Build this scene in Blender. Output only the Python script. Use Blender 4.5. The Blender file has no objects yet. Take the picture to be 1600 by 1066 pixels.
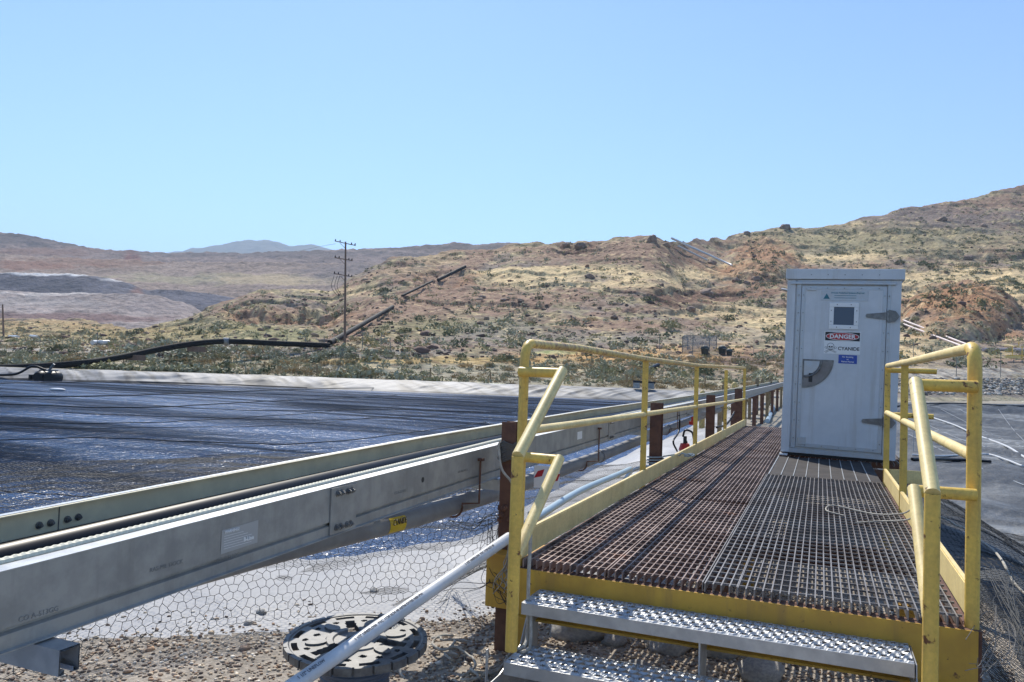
import bpy, bmesh, math, random
import numpy as np
from mathutils import Vector, Matrix

# ------------------------------------------------------------------ camera, sky, sun, exposure
sc = bpy.context.scene
COL = sc.collection
ZC = 1.54
YAW, PITCH, ROLL = math.radians(22.0), math.atan(45 / 1200.0), 0.035
F = 1200.0
fwd0 = np.array([-math.sin(YAW), math.cos(YAW), 0.0])
right0 = np.array([math.cos(YAW), math.sin(YAW), 0.0])
up0 = np.array([0, 0, 1.0])
fwd = fwd0 * math.cos(PITCH) + up0 * math.sin(PITCH)
upp = up0 * math.cos(PITCH) - fwd0 * math.sin(PITCH)
right = right0 * math.cos(ROLL) + upp * math.sin(ROLL)
up = upp * math.cos(ROLL) - right0 * math.sin(ROLL)
EYE = np.array([0, 0, ZC])

cam_d = bpy.data.cameras.new("camera")
cam = bpy.data.objects.new("camera", cam_d)
COL.objects.link(cam)
cam_d.sensor_width = 36
cam_d.lens = 27.0
cam_d.clip_start = 0.05
cam_d.clip_end = 30000
M = Matrix(((right[0], up[0], -fwd[0], 0), (right[1], up[1], -fwd[1], 0),
            (right[2], up[2], -fwd[2], ZC), (0, 0, 0, 1)))
cam.matrix_world = M
sc.camera = cam

SUN_EL, SUN_AZ = math.radians(47), math.radians(33)      # azimuth left of +Y
world = bpy.data.worlds.new("World")
sc.world = world
world.use_nodes = True
wn = world.node_tree
bg = wn.nodes["Background"]
sky = wn.nodes.new("ShaderNodeTexSky")
sky.sky_type = 'NISHITA'
sky.sun_disc = False
sky.sun_elevation = SUN_EL
sky.sun_rotation = -SUN_AZ
sky.altitude = 1500
sky.air_density = 1.0
sky.dust_density = 0.3
sky.ozone_density = 1.6
tint = wn.nodes.new("ShaderNodeMix"); tint.data_type = 'RGBA'; tint.blend_type = 'MULTIPLY'; tint.inputs[0].default_value = 1.0
wn.links.new(sky.outputs[0], tint.inputs[6]); tint.inputs[7].default_value = (0.87, 0.99, 1.11, 1)
wn.links.new(tint.outputs[2], bg.inputs[0])
bg.inputs[1].default_value = 0.15
sun_d = bpy.data.lights.new("sun", 'SUN')
sun_d.energy = 4.8
sun_d.angle = math.radians(0.5)
sun_d.color = (1.0, 0.94, 0.84)
sun = bpy.data.objects.new("sun", sun_d)
COL.objects.link(sun)
S = Vector((-math.sin(SUN_AZ) * math.cos(SUN_EL), math.cos(SUN_AZ) * math.cos(SUN_EL), math.sin(SUN_EL)))
sun.rotation_euler = S.to_track_quat('Z', 'Y').to_euler()
sun.location = (0, 0, 30)
sc.view_settings.view_transform = 'Standard'
sc.view_settings.look = 'None'
sc.view_settings.exposure = 0.43
sc.view_settings.gamma = 1.0
sc.cycles.max_bounces = 6
sc.cycles.transparent_max_bounces = 12
sc.cycles.use_denoising = True

rng = random.Random(7)
nr = np.random.RandomState(11)


# ------------------------------------------------------------------ turning photo measurements into places
def ray(x, y):
    return fwd + right * ((x - 800.0) / F) + up * ((533.0 - y) / F)
def atz(x, y, z):
    r = ray(x, y); return EYE + r * ((z - ZC) / r[2])
def atD(x, y, D):
    r = ray(x, y); return EYE + r * (D / (r @ fwd0))
def atX(x, y, X0):
    r = ray(x, y); return EYE + r * (X0 / r[0])
def atY(x, y, Y0):
    r = ray(x, y); return EYE + r * (Y0 / r[1])
def horizon(x):
    return 578.0 + 0.035 * (x - 800.0)


# ------------------------------------------------------------------ noise
def _hash(ix, iy, seed):
    h = (ix * 374761393 + iy * 668265263 + seed * 974711) & 0xffffffff
    h = ((h ^ (h >> 13)) * 1274126177) & 0xffffffff
    h = h ^ (h >> 16)
    return (h & 0xffff) / 65535.0
def vnoise(x, y, seed=0):
    xi = np.floor(x).astype(np.int64); yi = np.floor(y).astype(np.int64)
    fx = x - xi; fy = y - yi
    fx = fx * fx * fx * (fx * (fx * 6 - 15) + 10); fy = fy * fy * fy * (fy * (fy * 6 - 15) + 10)
    a = _hash(xi, yi, seed); b = _hash(xi + 1, yi, seed); c = _hash(xi, yi + 1, seed); d = _hash(xi + 1, yi + 1, seed)
    return (a * (1 - fx) + b * fx) * (1 - fy) + (c * (1 - fx) + d * fx) * fy
def fbm(x, y, oct=4, seed=0, gain=0.5):
    x = np.asarray(x, float); y = np.asarray(y, float)
    s = np.zeros(np.broadcast(x, y).shape); a = 1.0; t = 0
    for k in range(oct):
        s = s + a * (vnoise(x * 2 ** k + 17.3 * k, y * 2 ** k - 9.1 * k, seed + k) * 2 - 1); t += a; a *= gain
    return s / t
def ridged(x, y, oct=4, seed=0):
    s = 0; a = 1.0; t = 0
    for k in range(oct):
        s = s + a * (1 - np.abs(vnoise(x * 2 ** k + 5.3 * k, y * 2 ** k + 3.7 * k, seed + k) * 2 - 1)); t += a; a *= 0.5
    return s / t
def sstep(a, b, x):
    t = np.clip((x - a) / (b - a), 0, 1); return t * t * (3 - 2 * t)


# ------------------------------------------------------------------ materials
MATS = {}
def mat(name, col, rough=0.6, metal=0.0, col2=None, nscale=8.0, nlow=0.4, nhigh=0.6, bump=0.0, bscale=60.0, bdist=0.01,
        attr=False, spec=0.5, detail=6, rust=None, rscale=6.0, rlow=0.6, rhigh=0.75, coords='Object', rand=0.0, mix_noise=0.0, streak=None):
    m = bpy.data.materials.new(name); m.use_nodes = True
    nt = m.node_tree; N = nt.nodes; L = nt.links
    b = N["Principled BSDF"]
    b.inputs["Roughness"].default_value = rough
    b.inputs["Metallic"].default_value = metal
    b.inputs["Specular IOR Level"].default_value = spec
    tc = N.new("ShaderNodeTexCoord").outputs[coords]
    def noise(sc_, det=detail, dist=0.0):
        n = N.new("ShaderNodeTexNoise"); n.inputs["Scale"].default_value = sc_; n.inputs["Detail"].default_value = det
        n.inputs["Roughness"].default_value = 0.6; n.inputs["Distortion"].default_value = dist
        L.new(tc, n.inputs["Vector"]); return n.outputs["Fac"]
    def ramp(fac, lo, hi):
        r = N.new("ShaderNodeMapRange"); r.inputs[1].default_value = lo; r.inputs[2].default_value = hi
        L.new(fac, r.inputs[0]); return r.outputs[0]
    def mixc(fac, A, B):
        x = N.new("ShaderNodeMix"); x.data_type = 'RGBA'
        if isinstance(fac, float): x.inputs[0].default_value = fac
        else: L.new(fac, x.inputs[0])
        for k, v in ((6, A), (7, B)):
            if isinstance(v, tuple): x.inputs[k].default_value = (*v[:3], 1)
            else: L.new(v, x.inputs[k])
        return x.outputs[2]
    c = tuple(col)
    if attr:
        a = N.new("ShaderNodeVertexColor"); a.layer_name = "Col"; c = a.outputs[0]
    if col2 is not None:
        c = mixc(ramp(noise(nscale), nlow, nhigh), c, tuple(col2))
    if mix_noise > 0:                                  # fine light/dark mottling of the material itself
        mul = N.new("ShaderNodeMix"); mul.data_type = 'RGBA'; mul.blend_type = 'MULTIPLY'; mul.inputs[0].default_value = 1.0
        r = N.new("ShaderNodeMapRange"); r.inputs[1].default_value = 0.3; r.inputs[2].default_value = 0.7
        r.inputs[3].default_value = 1 - mix_noise; r.inputs[4].default_value = 1 + mix_noise
        L.new(noise(bscale * 0.7), r.inputs[0])
        if isinstance(c, tuple): mul.inputs[6].default_value = (*c, 1)
        else: L.new(c, mul.inputs[6])
        L.new(r.outputs[0], mul.inputs[7]); c = mul.outputs[2]
    if rust is not None:
        rf = ramp(noise(rscale, 10, 0.3), rlow, rhigh)
        c = mixc(rf, c, tuple(rust))
    if streak is not None:                             # run marks: grime stretched down the face
        sc_, amt, scol = streak
        mp = N.new("ShaderNodeMapping"); mp.inputs["Scale"].default_value = (sc_, sc_, sc_ * .07); L.new(tc, mp.inputs[0])
        n = N.new("ShaderNodeTexNoise"); n.inputs["Scale"].default_value = 1; n.inputs["Detail"].default_value = 7; n.inputs["Roughness"].default_value = .7; L.new(mp.outputs[0], n.inputs[0])
        r = N.new("ShaderNodeMapRange"); r.inputs[1].default_value = .52; r.inputs[2].default_value = .75; r.inputs[4].default_value = amt; L.new(n.outputs[0], r.inputs[0])
        c = mixc(r.outputs[0], c, tuple(scol))
    if rand > 0:
        oi = N.new("ShaderNodeObjectInfo")
        r = N.new("ShaderNodeMapRange"); r.inputs[3].default_value = 1 - rand; r.inputs[4].default_value = 1 + rand
        L.new(oi.outputs["Random"], r.inputs[0])
        mul = N.new("ShaderNodeMix"); mul.data_type = 'RGBA'; mul.blend_type = 'MULTIPLY'; mul.inputs[0].default_value = 1.0
        if isinstance(c, tuple): mul.inputs[6].default_value = (*c, 1)
        else: L.new(c, mul.inputs[6])
        L.new(r.outputs[0], mul.inputs[7]); c = mul.outputs[2]
    if isinstance(c, tuple): b.inputs["Base Color"].default_value = (*c, 1)
    else: L.new(c, b.inputs["Base Color"])
    if bump > 0:
        bp = N.new("ShaderNodeBump"); bp.inputs["Strength"].default_value = bump; bp.inputs["Distance"].default_value = bdist
        L.new(noise(bscale, 8), bp.inputs["Height"]); L.new(bp.outputs[0], b.inputs["Normal"])
    MATS[name] = m
    return m

m_yellow = mat("yellow_paint", (0.80, 0.53, 0.10), 0.48, streak=(30, .5, (0.42, 0.24, 0.08)), col2=(0.66, 0.43, 0.09), nscale=5, mix_noise=0.12, rust=(0.16, 0.06, 0.02), rscale=22, rlow=0.61, rhigh=0.66, bump=0.25, bscale=90, bdist=0.002)
m_yellow_worn = mat("worn_yellow_paint", (0.74, 0.54, 0.17), 0.5, col2=(0.46, 0.28, 0.12), nscale=26, nlow=0.45, nhigh=0.6, rust=(0.20, 0.08, 0.03), rscale=40, rlow=0.55, rhigh=0.68, bump=0.2, bscale=120, bdist=0.002)
m_yellow_pale = mat("faded_yellow_paint", (0.84, 0.66, 0.29), 0.5, streak=(16, .45, (0.45, 0.32, 0.16)), col2=(0.72, 0.55, 0.23), mix_noise=0.1, nscale=5, rust=(0.2, 0.1, 0.04), rscale=30, rlow=0.68, rhigh=0.74, bump=0.1, bscale=90, bdist=0.002)
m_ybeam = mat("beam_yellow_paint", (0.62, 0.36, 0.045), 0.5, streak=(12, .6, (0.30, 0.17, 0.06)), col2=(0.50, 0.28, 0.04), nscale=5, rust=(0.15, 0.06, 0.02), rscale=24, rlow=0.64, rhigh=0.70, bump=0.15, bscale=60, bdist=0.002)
m_grate = mat("weathered_grating_steel", (0.33, 0.245, 0.21), 0.55, 0.3, col2=(0.15, 0.10, 0.085), nscale=3, rust=(0.30, 0.12, 0.05), rscale=5, rlow=0.62, rhigh=0.72)
m_grate2 = mat("grey_grating_steel", (0.25, 0.24, 0.235), 0.5, 0.4, col2=(0.17, 0.15, 0.14), nscale=3)
m_galv = mat("galvanised_steel", (0.50, 0.51, 0.51), 0.42, 0.55, col2=(0.40, 0.41, 0.42), nscale=14, bump=0.08, bscale=40, bdist=0.002)
m_tray = mat("zinc_coated_tray_steel", (0.38, 0.37, 0.345), 0.5, 0.3, col2=(0.29, 0.285, 0.27), nscale=9, streak=(14, .5, (0.20, 0.19, 0.175)), rust=(0.22, 0.21, 0.20), rscale=3.5, rlow=0.6, rhigh=0.8, bump=0.05, bscale=30, bdist=0.002)
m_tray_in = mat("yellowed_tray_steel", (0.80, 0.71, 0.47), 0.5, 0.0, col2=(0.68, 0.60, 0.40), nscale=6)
m_rust = mat("rusty_post_steel", (0.11, 0.055, 0.04), 0.85, 0.1, col2=(0.17, 0.085, 0.055), nscale=12, bump=0.4, bscale=50, bdist=0.004)
m_black = mat("black_polyethylene", (0.004, 0.0045, 0.007), 0.42, spec=0.3)
m_flex = mat("grey_flexible_conduit", (0.16, 0.15, 0.14), 0.8, bump=0.0)
m_flexy = mat("pale_flexible_conduit", (0.78, 0.73, 0.56), 0.7)
m_pvc = mat("white_pvc", (0.62, 0.63, 0.635), 0.4, col2=(0.52, 0.53, 0.535), nscale=8)
m_gpipe = mat("grey_pvc", (0.25, 0.255, 0.26), 0.5, col2=(0.19, 0.19, 0.20), nscale=6, bump=0.1, bscale=60, bdist=0.001)
m_hose = mat("blue_grey_hose", (0.38, 0.50, 0.58), 0.4)
m_spool = mat("dusty_black_plastic", (0.075, 0.075, 0.078), 0.42, col2=(0.14, 0.135, 0.125), nscale=14, mix_noise=0.3, bscale=60, bump=0.1, bdist=0.002)
m_drum = mat("blue_grey_reel_drum", (0.07, 0.09, 0.13), 0.5)
m_rope = mat("weathered_white_rope", (0.50, 0.47, 0.40), 0.9, col2=(0.34, 0.31, 0.26), nscale=30, bump=0.5, bscale=260, bdist=0.003)
m_net = mat("black_net_twine", (0.022, 0.024, 0.026), 0.6)
m_cab = mat("pale_blue_grey_cabinet_paint", (0.61, 0.625, 0.64), 0.36, col2=(0.55, 0.57, 0.59), nscale=2, mix_noise=0.03, bscale=20, streak=(9, .55, (0.38, 0.35, 0.31)), bump=0.0)
m_cabtrim = mat("cabinet_trim_aluminium", (0.44, 0.48, 0.52), 0.4, 0.4, col2=(0.44, 0.45, 0.46), nscale=20)
m_steel = mat("dull_stainless", (0.22, 0.22, 0.215), 0.4, 0.5, col2=(0.14, 0.14, 0.14), nscale=18)
m_white = mat("white_sign_face", (0.78, 0.78, 0.77), 0.4)
m_redsign = mat("sign_red", (0.45, 0.02, 0.03), 0.4)
m_blk = mat("sign_black", (0.015, 0.015, 0.018), 0.5)
m_blue = mat("sign_blue", (0.02, 0.07, 0.36), 0.4)
m_teal = mat("logo_teal", (0.02, 0.15, 0.20), 0.4)
m_glass = mat("dark_window_glass", (0.06, 0.085, 0.13), 0.12)
m_tag = mat("yellow_tag", (0.62, 0.43, 0.03), 0.45)
m_rock = mat("brown_rock", (0.20, 0.13, 0.10), 0.9, col2=(0.30, 0.22, 0.17), nscale=2.5, bump=0.6, bscale=10, bdist=0.06, rand=0.15)
m_cobble = mat("grey_cobble", (0.28, 0.27, 0.26), 0.85, col2=(0.42, 0.40, 0.36), nscale=6, bump=0.4, bscale=30, bdist=0.01, rand=0.2)
m_pebble = mat("gravel_stones", (0.3, 0.26, 0.2), 0.9, attr=True)
m_wood = mat("weathered_pole_wood", (0.16, 0.10, 0.075), 0.85, col2=(0.22, 0.15, 0.11), nscale=8)
m_postwood = mat("old_fence_post", (0.30, 0.22, 0.12), 0.85, col2=(0.22, 0.15, 0.08), nscale=10)
m_bin = mat("dark_green_plastic", (0.018, 0.028, 0.028), 0.5)
m_red = mat("red_valve_paint", (0.5, 0.03, 0.02), 0.4)
m_bluep = mat("dark_blue_valve_paint", (0.02, 0.05, 0.16), 0.4)
m_sage = mat("sagebrush_leaves", (0.29, 0.285, 0.175), 0.9, col2=(0.42, 0.40, 0.27), nscale=2.0, rand=0.22, coords='Object')
m_green = mat("dark_green_shrub_leaves", (0.10, 0.115, 0.055), 0.9, col2=(0.17, 0.18, 0.09), nscale=2.0, rand=0.25)
m_olive = mat("yellow_green_shrub_leaves", (0.33, 0.31, 0.16), 0.9, col2=(0.42, 0.38, 0.20), nscale=2.0, rand=0.2)
m_straw = mat("dry_straw_grass", (0.48, 0.38, 0.21), 0.9, col2=(0.40, 0.29, 0.15), nscale=2.0, rand=0.2)
m_twig = mat("shrub_twigs", (0.12, 0.09, 0.065), 0.9)
m_terrain = mat("desert_hillside_soil", (0.2, 0.15, 0.1), 0.95, attr=True, mix_noise=0.32, bump=0.9, bscale=1.3, bdist=0.5, spec=0.15, detail=12)
m_far = mat("heap_leach_rock", (0.2, 0.15, 0.1), 0.95, attr=True, mix_noise=0.25, bump=0.8, bscale=0.35, bdist=2.0, spec=0.1, detail=12)
m_mtn = mat("far_mountain_rock", (0.13, 0.12, 0.11), 0.95, spec=0.1)
m_ground = mat("gravel_soil", (0.2, 0.15, 0.1), 0.95, attr=True, mix_noise=0.35, bump=0.9, bscale=38, bdist=0.02, spec=0.2, detail=12)
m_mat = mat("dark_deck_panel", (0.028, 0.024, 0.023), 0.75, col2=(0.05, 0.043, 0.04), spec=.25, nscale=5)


# ------------------------------------------------------------------ mesh builders
class MB:
    def __init__(s): s.v = []; s.f = []; s.smooth = False
    def add(s, vs, fs):
        o = len(s.v); s.v += [tuple(map(float, p)) for p in vs]; s.f += [tuple(o + i for i in f) for f in fs]; return s
    def box(s, c, d, R=None):
        hx, hy, hz = d[0] / 2, d[1] / 2, d[2] / 2
        P = [np.array((x, y, z)) for x in (-hx, hx) for y in (-hy, hy) for z in (-hz, hz)]
        if R is not None: P = [R @ p for p in P]
        P = [p + np.array(c) for p in P]
        return s.add(P, [(0, 1, 3, 2), (4, 6, 7, 5), (0, 4, 5, 1), (2, 3, 7, 6), (0, 2, 6, 4), (1, 5, 7, 3)])
    def bb(s, x0, x1, y0, y1, z0, z1):
        return s.box(((x0 + x1) / 2, (y0 + y1) / 2, (z0 + z1) / 2), (abs(x1 - x0), abs(y1 - y0), abs(z1 - z0)))
    def bbev(s, x0, x1, y0, y1, z0, z1, b=0.004):
        # box with chamfered edges
        bm = bmesh.new(); bmesh.ops.create_cube(bm, size=1)
        for v in bm.verts: v.co = Vector((x0 + (v.co.x + .5) * (x1 - x0), y0 + (v.co.y + .5) * (y1 - y0), z0 + (v.co.z + .5) * (z1 - z0)))
        bmesh.ops.bevel(bm, geom=bm.edges[:], offset=b, segments=2, affect='EDGES', profile=0.6)
        bm.verts.index_update()
        s.add([v.co for v in bm.verts], [[v.index for v in f.verts] for f in bm.faces]); bm.free(); return s
    def frames(s, path):
        P = [np.array(p, float) for p in path]; out = []
        prev = None
        for i, p in enumerate(P):
            t = P[min(i + 1, len(P) - 1)] - P[max(i - 1, 0)]; t = t / (np.linalg.norm(t) + 1e-12)
            ref = np.array([0, 0, 1.0]) if abs(t[2]) < 0.95 else np.array([0, 1.0, 0])
            if prev is not None: ref = prev
            a = np.cross(t, ref); a /= (np.linalg.norm(a) + 1e-12); b = np.cross(a, t); prev = b
            out.append((p, a, b))
        return out
    def tube(s, path, r, n=10, cap=True):
        fr = s.frames(path); vs = []; fs = []
        for i, (p, a, b) in enumerate(fr):
            rr = r[i] if hasattr(r, '__len__') else r
            for k in range(n):
                th = 2 * math.pi * k / n; vs.append(p + rr * (math.cos(th) * a + math.sin(th) * b))
        for i in range(len(fr) - 1):
            for k in range(n):
                fs.append((i * n + k, i * n + (k + 1) % n, (i + 1) * n + (k + 1) % n, (i + 1) * n + k))
        if cap:
            fs.append(tuple(range(n - 1, -1, -1))); e = (len(fr) - 1) * n; fs.append(tuple(range(e, e + n)))
        return s.add(vs, fs)
    def sweep(s, path, prof, closed=True):
        # profile (a = to the right of travel, b = up); vertical stays vertical
        P = [np.array(p, float) for p in path]; vs = []; fs = []; n = len(prof)
        for i, p in enumerate(P):
            t = P[min(i + 1, len(P) - 1)] - P[max(i - 1, 0)]; t[2] = 0; t /= np.linalg.norm(t)
            a = np.array([t[1], -t[0], 0])
            for (u, w) in prof: vs.append(p + a * u + np.array([0, 0, w]))
        for i in range(len(P) - 1):
            for k in range(n if closed else n - 1):
                fs.append((i * n + k, (i + 1) * n + k, (i + 1) * n + (k + 1) % n, i * n + (k + 1) % n))
        if closed:
            fs.append(tuple(range(n))); e = (len(P) - 1) * n; fs.append(tuple(range(e + n - 1, e - 1, -1)))
        return s.add(vs, fs)
    def cyl(s, c0, c1, r, n=14): return s.tube([c0, c1], r, n)
    def prism(s, pts, d):
        # planar polygon pts (3d) extruded by vector d
        n = len(pts); P = [np.array(p, float) for p in pts]; Q = [p + np.array(d) for p in P]
        return s.add(P + Q, [tuple(range(n - 1, -1, -1)), tuple(range(n, 2 * n))] + [(i, (i + 1) % n, n + (i + 1) % n, n + i) for i in range(n)])
    def build(s, name, m, parent=None, smooth=False, mats=None):
        me = bpy.data.meshes.new(name)
        me.from_pydata(s.v, [], s.f); me.update()
        if smooth is True:
            me.polygons.foreach_set("use_smooth", [True] * len(me.polygons))
            me.set_sharp_from_angle(angle=math.radians(35))
        me.materials.append(m)
        o = bpy.data.objects.new(name, me); COL.objects.link(o)
        if parent is not None: setp(o, parent)
        return o
def setp(o, parent):
    o.parent = parent
    o.matrix_parent_inverse = Matrix.Identity(4)
    pl = parent
    off = Vector((0, 0, 0))
    while pl is not None: off += pl.location; pl = pl.parent
    if o.type == 'MESH' and o.data.users == 1 and off.length > 0:
        o.data.transform(Matrix.Translation(-off))
def tag(o, label, cat, group=None, kind=None):
    if label: o["label"] = label
    if cat: o["category"] = cat
    if group: o["group"] = group
    if kind: o["kind"] = kind
    return o
def thing(name, loc, label, cat, group=None):
    o = bpy.data.objects.new(name, None); o.empty_display_size = 0.1
    o.location = tuple(map(float, loc)); COL.objects.link(o)
    return tag(o, label, cat, group)
def struct(o): o["kind"] = "structure"; return o
def copy_tree(o, dz=(0, 0, 0), parent=None, **kw):
    c = o.copy(); COL.objects.link(c)
    if parent is not None: c.parent = parent
    for ch in list(o.children): copy_tree(ch, parent=c)
    return c
def ico(sub=1):
    bm = bmesh.new(); bmesh.ops.create_icosphere(bm, subdivisions=sub, radius=1)
    v = np.array([x.co[:] for x in bm.verts]); f = np.array([[q.index for q in x.verts] for x in bm.faces]); bm.free(); return v, f
def npmesh(name, V, Fc, m, colors=None, smooth=False):
    V = np.asarray(V, np.float32).reshape(-1, 3); Fc = np.asarray(Fc, np.int32); k = Fc.shape[1]
    me = bpy.data.meshes.new(name)
    me.vertices.add(len(V)); me.vertices.foreach_set("co", V.ravel())
    me.loops.add(Fc.size); me.loops.foreach_set("vertex_index", Fc.ravel())
    me.polygons.add(len(Fc)); me.polygons.foreach_set("loop_start", np.arange(0, Fc.size, k, dtype=np.int32))
    if smooth: me.polygons.foreach_set("use_smooth", np.ones(len(Fc), bool))
    me.update(calc_edges=True)
    if colors is not None:
        ca = me.color_attributes.new("Col", 'FLOAT_COLOR', 'POINT')
        c4 = np.ones((len(V), 4), np.float32); c4[:, :3] = colors
        ca.data.foreach_set("color", c4.ravel())
    me.materials.append(m)
    o = bpy.data.objects.new(name, me); COL.objects.link(o); return o
def gridfaces(nrw, ncl):
    i, j = np.meshgrid(np.arange(nrw - 1), np.arange(ncl - 1), indexing='ij')
    a = (i * ncl + j).ravel(); return np.stack([a, a + 1, a + ncl + 1, a + ncl], 1)
def submesh(name, V, Fc, mask, m, colors=None, smooth=True):
    f = Fc[mask]; used = np.unique(f); remap = np.zeros(len(V), np.int32); remap[used] = np.arange(len(used))
    return npmesh(name, V[used], remap[f], m, None if colors is None else colors[used], smooth)
FONTS = {}
def text(s, size, m, origin, xdir, updir, parent, name="lettering", depth=0.0008, align='CENTER', bold=0.0, sx=1.0):
    cu = bpy.data.curves.new(name, 'FONT'); cu.body = s; cu.size = size; cu.align_x = align; cu.align_y = 'CENTER'
    cu.extrude = depth; cu.offset = bold; cu.resolution_u = 3
    t = bpy.data.objects.new(name, cu); COL.objects.link(t)
    bpy.context.view_layer.update()
    me = bpy.data.meshes.new_from_object(t.evaluated_get(bpy.context.evaluated_depsgraph_get()))
    COL.objects.unlink(t); bpy.data.objects.remove(t)
    x = Vector(xdir).normalized(); u = Vector(updir).normalized(); n = x.cross(u)
    R = Matrix((x * sx, u, n)).transposed().to_4x4(); R.translation = Vector(origin)
    me.transform(R); me.materials.clear(); me.materials.append(m)
    o = bpy.data.objects.new(name, me); COL.objects.link(o)
    if parent is not None: setp(o, parent)
    return o


# ================================================================== SETTING: near ground, ponds, liners
def sdf(X, Y, poly):
    P = np.array(poly, float); n = len(P)
    d = np.full(X.shape, 1e9); inside = np.zeros(X.shape, bool)
    for i in range(n):
        a = P[i]; b = P[(i + 1) % n]; e = b - a
        wx = X - a[0]; wy = Y - a[1]
        t = np.clip((wx * e[0] + wy * e[1]) / (e @ e), 0, 1)
        d = np.minimum(d, (wx - e[0] * t) ** 2 + (wy - e[1] * t) ** 2)
        c = ((a[1] <= Y) & (b[1] > Y)) | ((b[1] <= Y) & (a[1] > Y))
        den = e[1] if abs(e[1]) > 1e-9 else 1e-9
        xi = a[0] + (Y - a[1]) * e[0] / den
        inside ^= c & (X < xi)
    d = np.sqrt(d); return np.where(inside, -d, d)
W_LEFT = [(-170, 10), (-40, 1.5), (-20, 2.8), (-12, 5.0), (-8.5, 6.8), (-6.45, 8.1), (-5.4, 9.5), (-4.95, 11), (-5.3, 14),
          (-5.6, 20), (-5.7, 30), (-6.5, 45), (-9, 62), (-13.8, 76.6), (-29.0, 72.5), (-54.0, 63.7), (-73.3, 50.3), (-110, 42), (-170, 36)]
fe = [atz(x, y, 0)[:2] for x, y in ((1410, 630), (1600, 632))]
W_RIGHT = [(3.0, -8), (2.7, 9), (2.1, 17), (1.9, 30), (2.2, 52), tuple(fe[0] - (0, 4)), tuple(fe[1] - (0, 4)),
           tuple(fe[1] + (fe[1] - fe[0]) * 2 - (0, 4)), (90, 20), (60, -8)]
def ground_z(X, Y):
    n1 = fbm(X * 1.1, Y * 1.1, 4, 3)
    z = 0.03 * n1 + 0.10 * fbm(X * .12, Y * .12, 3, 5) * sstep(6, 30, np.hypot(X, Y))
    z = z + 0.25 * sstep(17, 40, Y) * sstep(-3.2, -2.2, X) * (1 - sstep(0.8, 2, X))
    dL = sdf(X, Y, W_LEFT) + 0.12 * fbm(X * .6, Y * .6, 3, 9)
    L = 5.8 + (3.2 - 5.8) * sstep(6, 13, Y); L = L + (4.0 - L) * sstep(38, 50, Y)
    t = np.clip(dL / L, 0, 1)
    zl = -1.1 + 1.08 * (1 - (1 - t) ** 1.7)
    far = sstep(20, 60, Y)
    c, s_ = math.cos(1.12), math.sin(1.12)
    u = X * c + Y * s_; w = -X * s_ + Y * c
    latc = X * right0[0] + Y * right0[1]; depc = X * fwd0[0] + Y * fwd0[1]
    folds = .42 * (ridged((latc - 1.6 * depc) / 2.6, (latc + depc) / 16, 3, 27) - .6) * far + .35 * ((ridged(u * 0.45, w * 0.10, 3, 21) - 0.55) * 0.42 + (ridged(u * 0.9 + 5, w * .22, 2, 23) - .55) * .15) * far + 0.12 * fbm(X * .9, Y * .6, 3, 31) * (1 - far) \
        + 0.06 * (ridged(u * 1.3, w * 0.35, 2, 25) - .5) * (1 - far)
    zl = zl + folds * np.clip(t * 3, 0, 1) * (1 - sstep(.8, 1, t) * .6)
    zl = np.where(dL < 0, -1.1 + np.maximum(dL * 0.3, -1.2), zl)
    inL = dL < L
    dR = sdf(X, Y, W_RIGHT) + 0.15 * fbm(X * .5, Y * .5, 3, 19)
    LR = 1.7 + 1.6 * sstep(30, 60, Y)
    tr = np.clip(dR / LR, 0, 1)
    deep = -0.75 - 0.35 * sstep(0, 6, -dR)
    c2, s2 = math.cos(1.15), math.sin(1.15)
    uu = X * c2 + Y * s2; ww = -X * s2 + Y * c2
    wr = 0.20 * (ridged(uu * .5, ww * .09, 3, 41) - .5) + 0.12 * (ridged(uu * .22 + 9, ww * .9, 3, 47) - .5) + 0.10 * fbm(X * .35, Y * .35, 3, 43)
    zr = deep + (0 - deep) * (1 - (1 - tr) ** 1.6) + wr * (1 - sstep(.75, 1, tr))
    inR = dR < LR
    z = np.where(inL, zl, z); z = np.where(inR, zr, z)
    return z, inL, inR, dL, dR

nD, nU = 520, 940
Drow = np.concatenate([[-60, -25, -10, -4, -1, 0.3], 0.9 * (74.0 / 0.9) ** np.linspace(0, 1, nD - 6), np.linspace(74.12, 86, 100)])
nD = len(Drow)
ucol = np.linspace(-1.15, 1.2, nU)
DD, UU = np.meshgrid(Drow, ucol, indexing='ij')
lat = UU * np.where(DD > 1, DD, 1 + (1 - DD) * 1.2)
GX = DD * fwd0[0] + lat * right0[0]; GY = DD * fwd0[1] + lat * right0[1]
GZ, inL, inR, dL, dR = ground_z(GX, GY)
Vg = np.stack([GX, GY, GZ], -1).reshape(-1, 3); Fg = gridfaces(nD, nU)
n_a = fbm(GX * 3, GY * 3, 4, 51).ravel()[:, None]; n_b = fbm(GX * .3, GY * .3, 3, 53).ravel()[:, None]
gcol = np.array([0.36, 0.315, 0.26]) * (1 + 0.25 * n_a) * (1 + 0.2 * n_b)
far_g = sstep(18, 30, GY).ravel()[:, None]
gcol = gcol * (1 - far_g) + np.array([0.30, 0.27, 0.215]) * (1 + 0.3 * n_b) * far_g
fm = Fg[:, 0]
kL = inL.ravel()[fm]; kR = inR.ravel()[fm]
struct(submesh("ground", Vg, Fg, ~(kL | kR), m_ground, gcol))
dust = sstep(-.1, .45, fbm(GX * .25 + 3, GY * .25, 4, 61)).ravel()[:, None]
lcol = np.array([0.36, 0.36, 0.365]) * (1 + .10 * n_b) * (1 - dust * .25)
wet = (1 - sstep(0.0, 0.35, dL)).ravel()[:, None]
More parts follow.
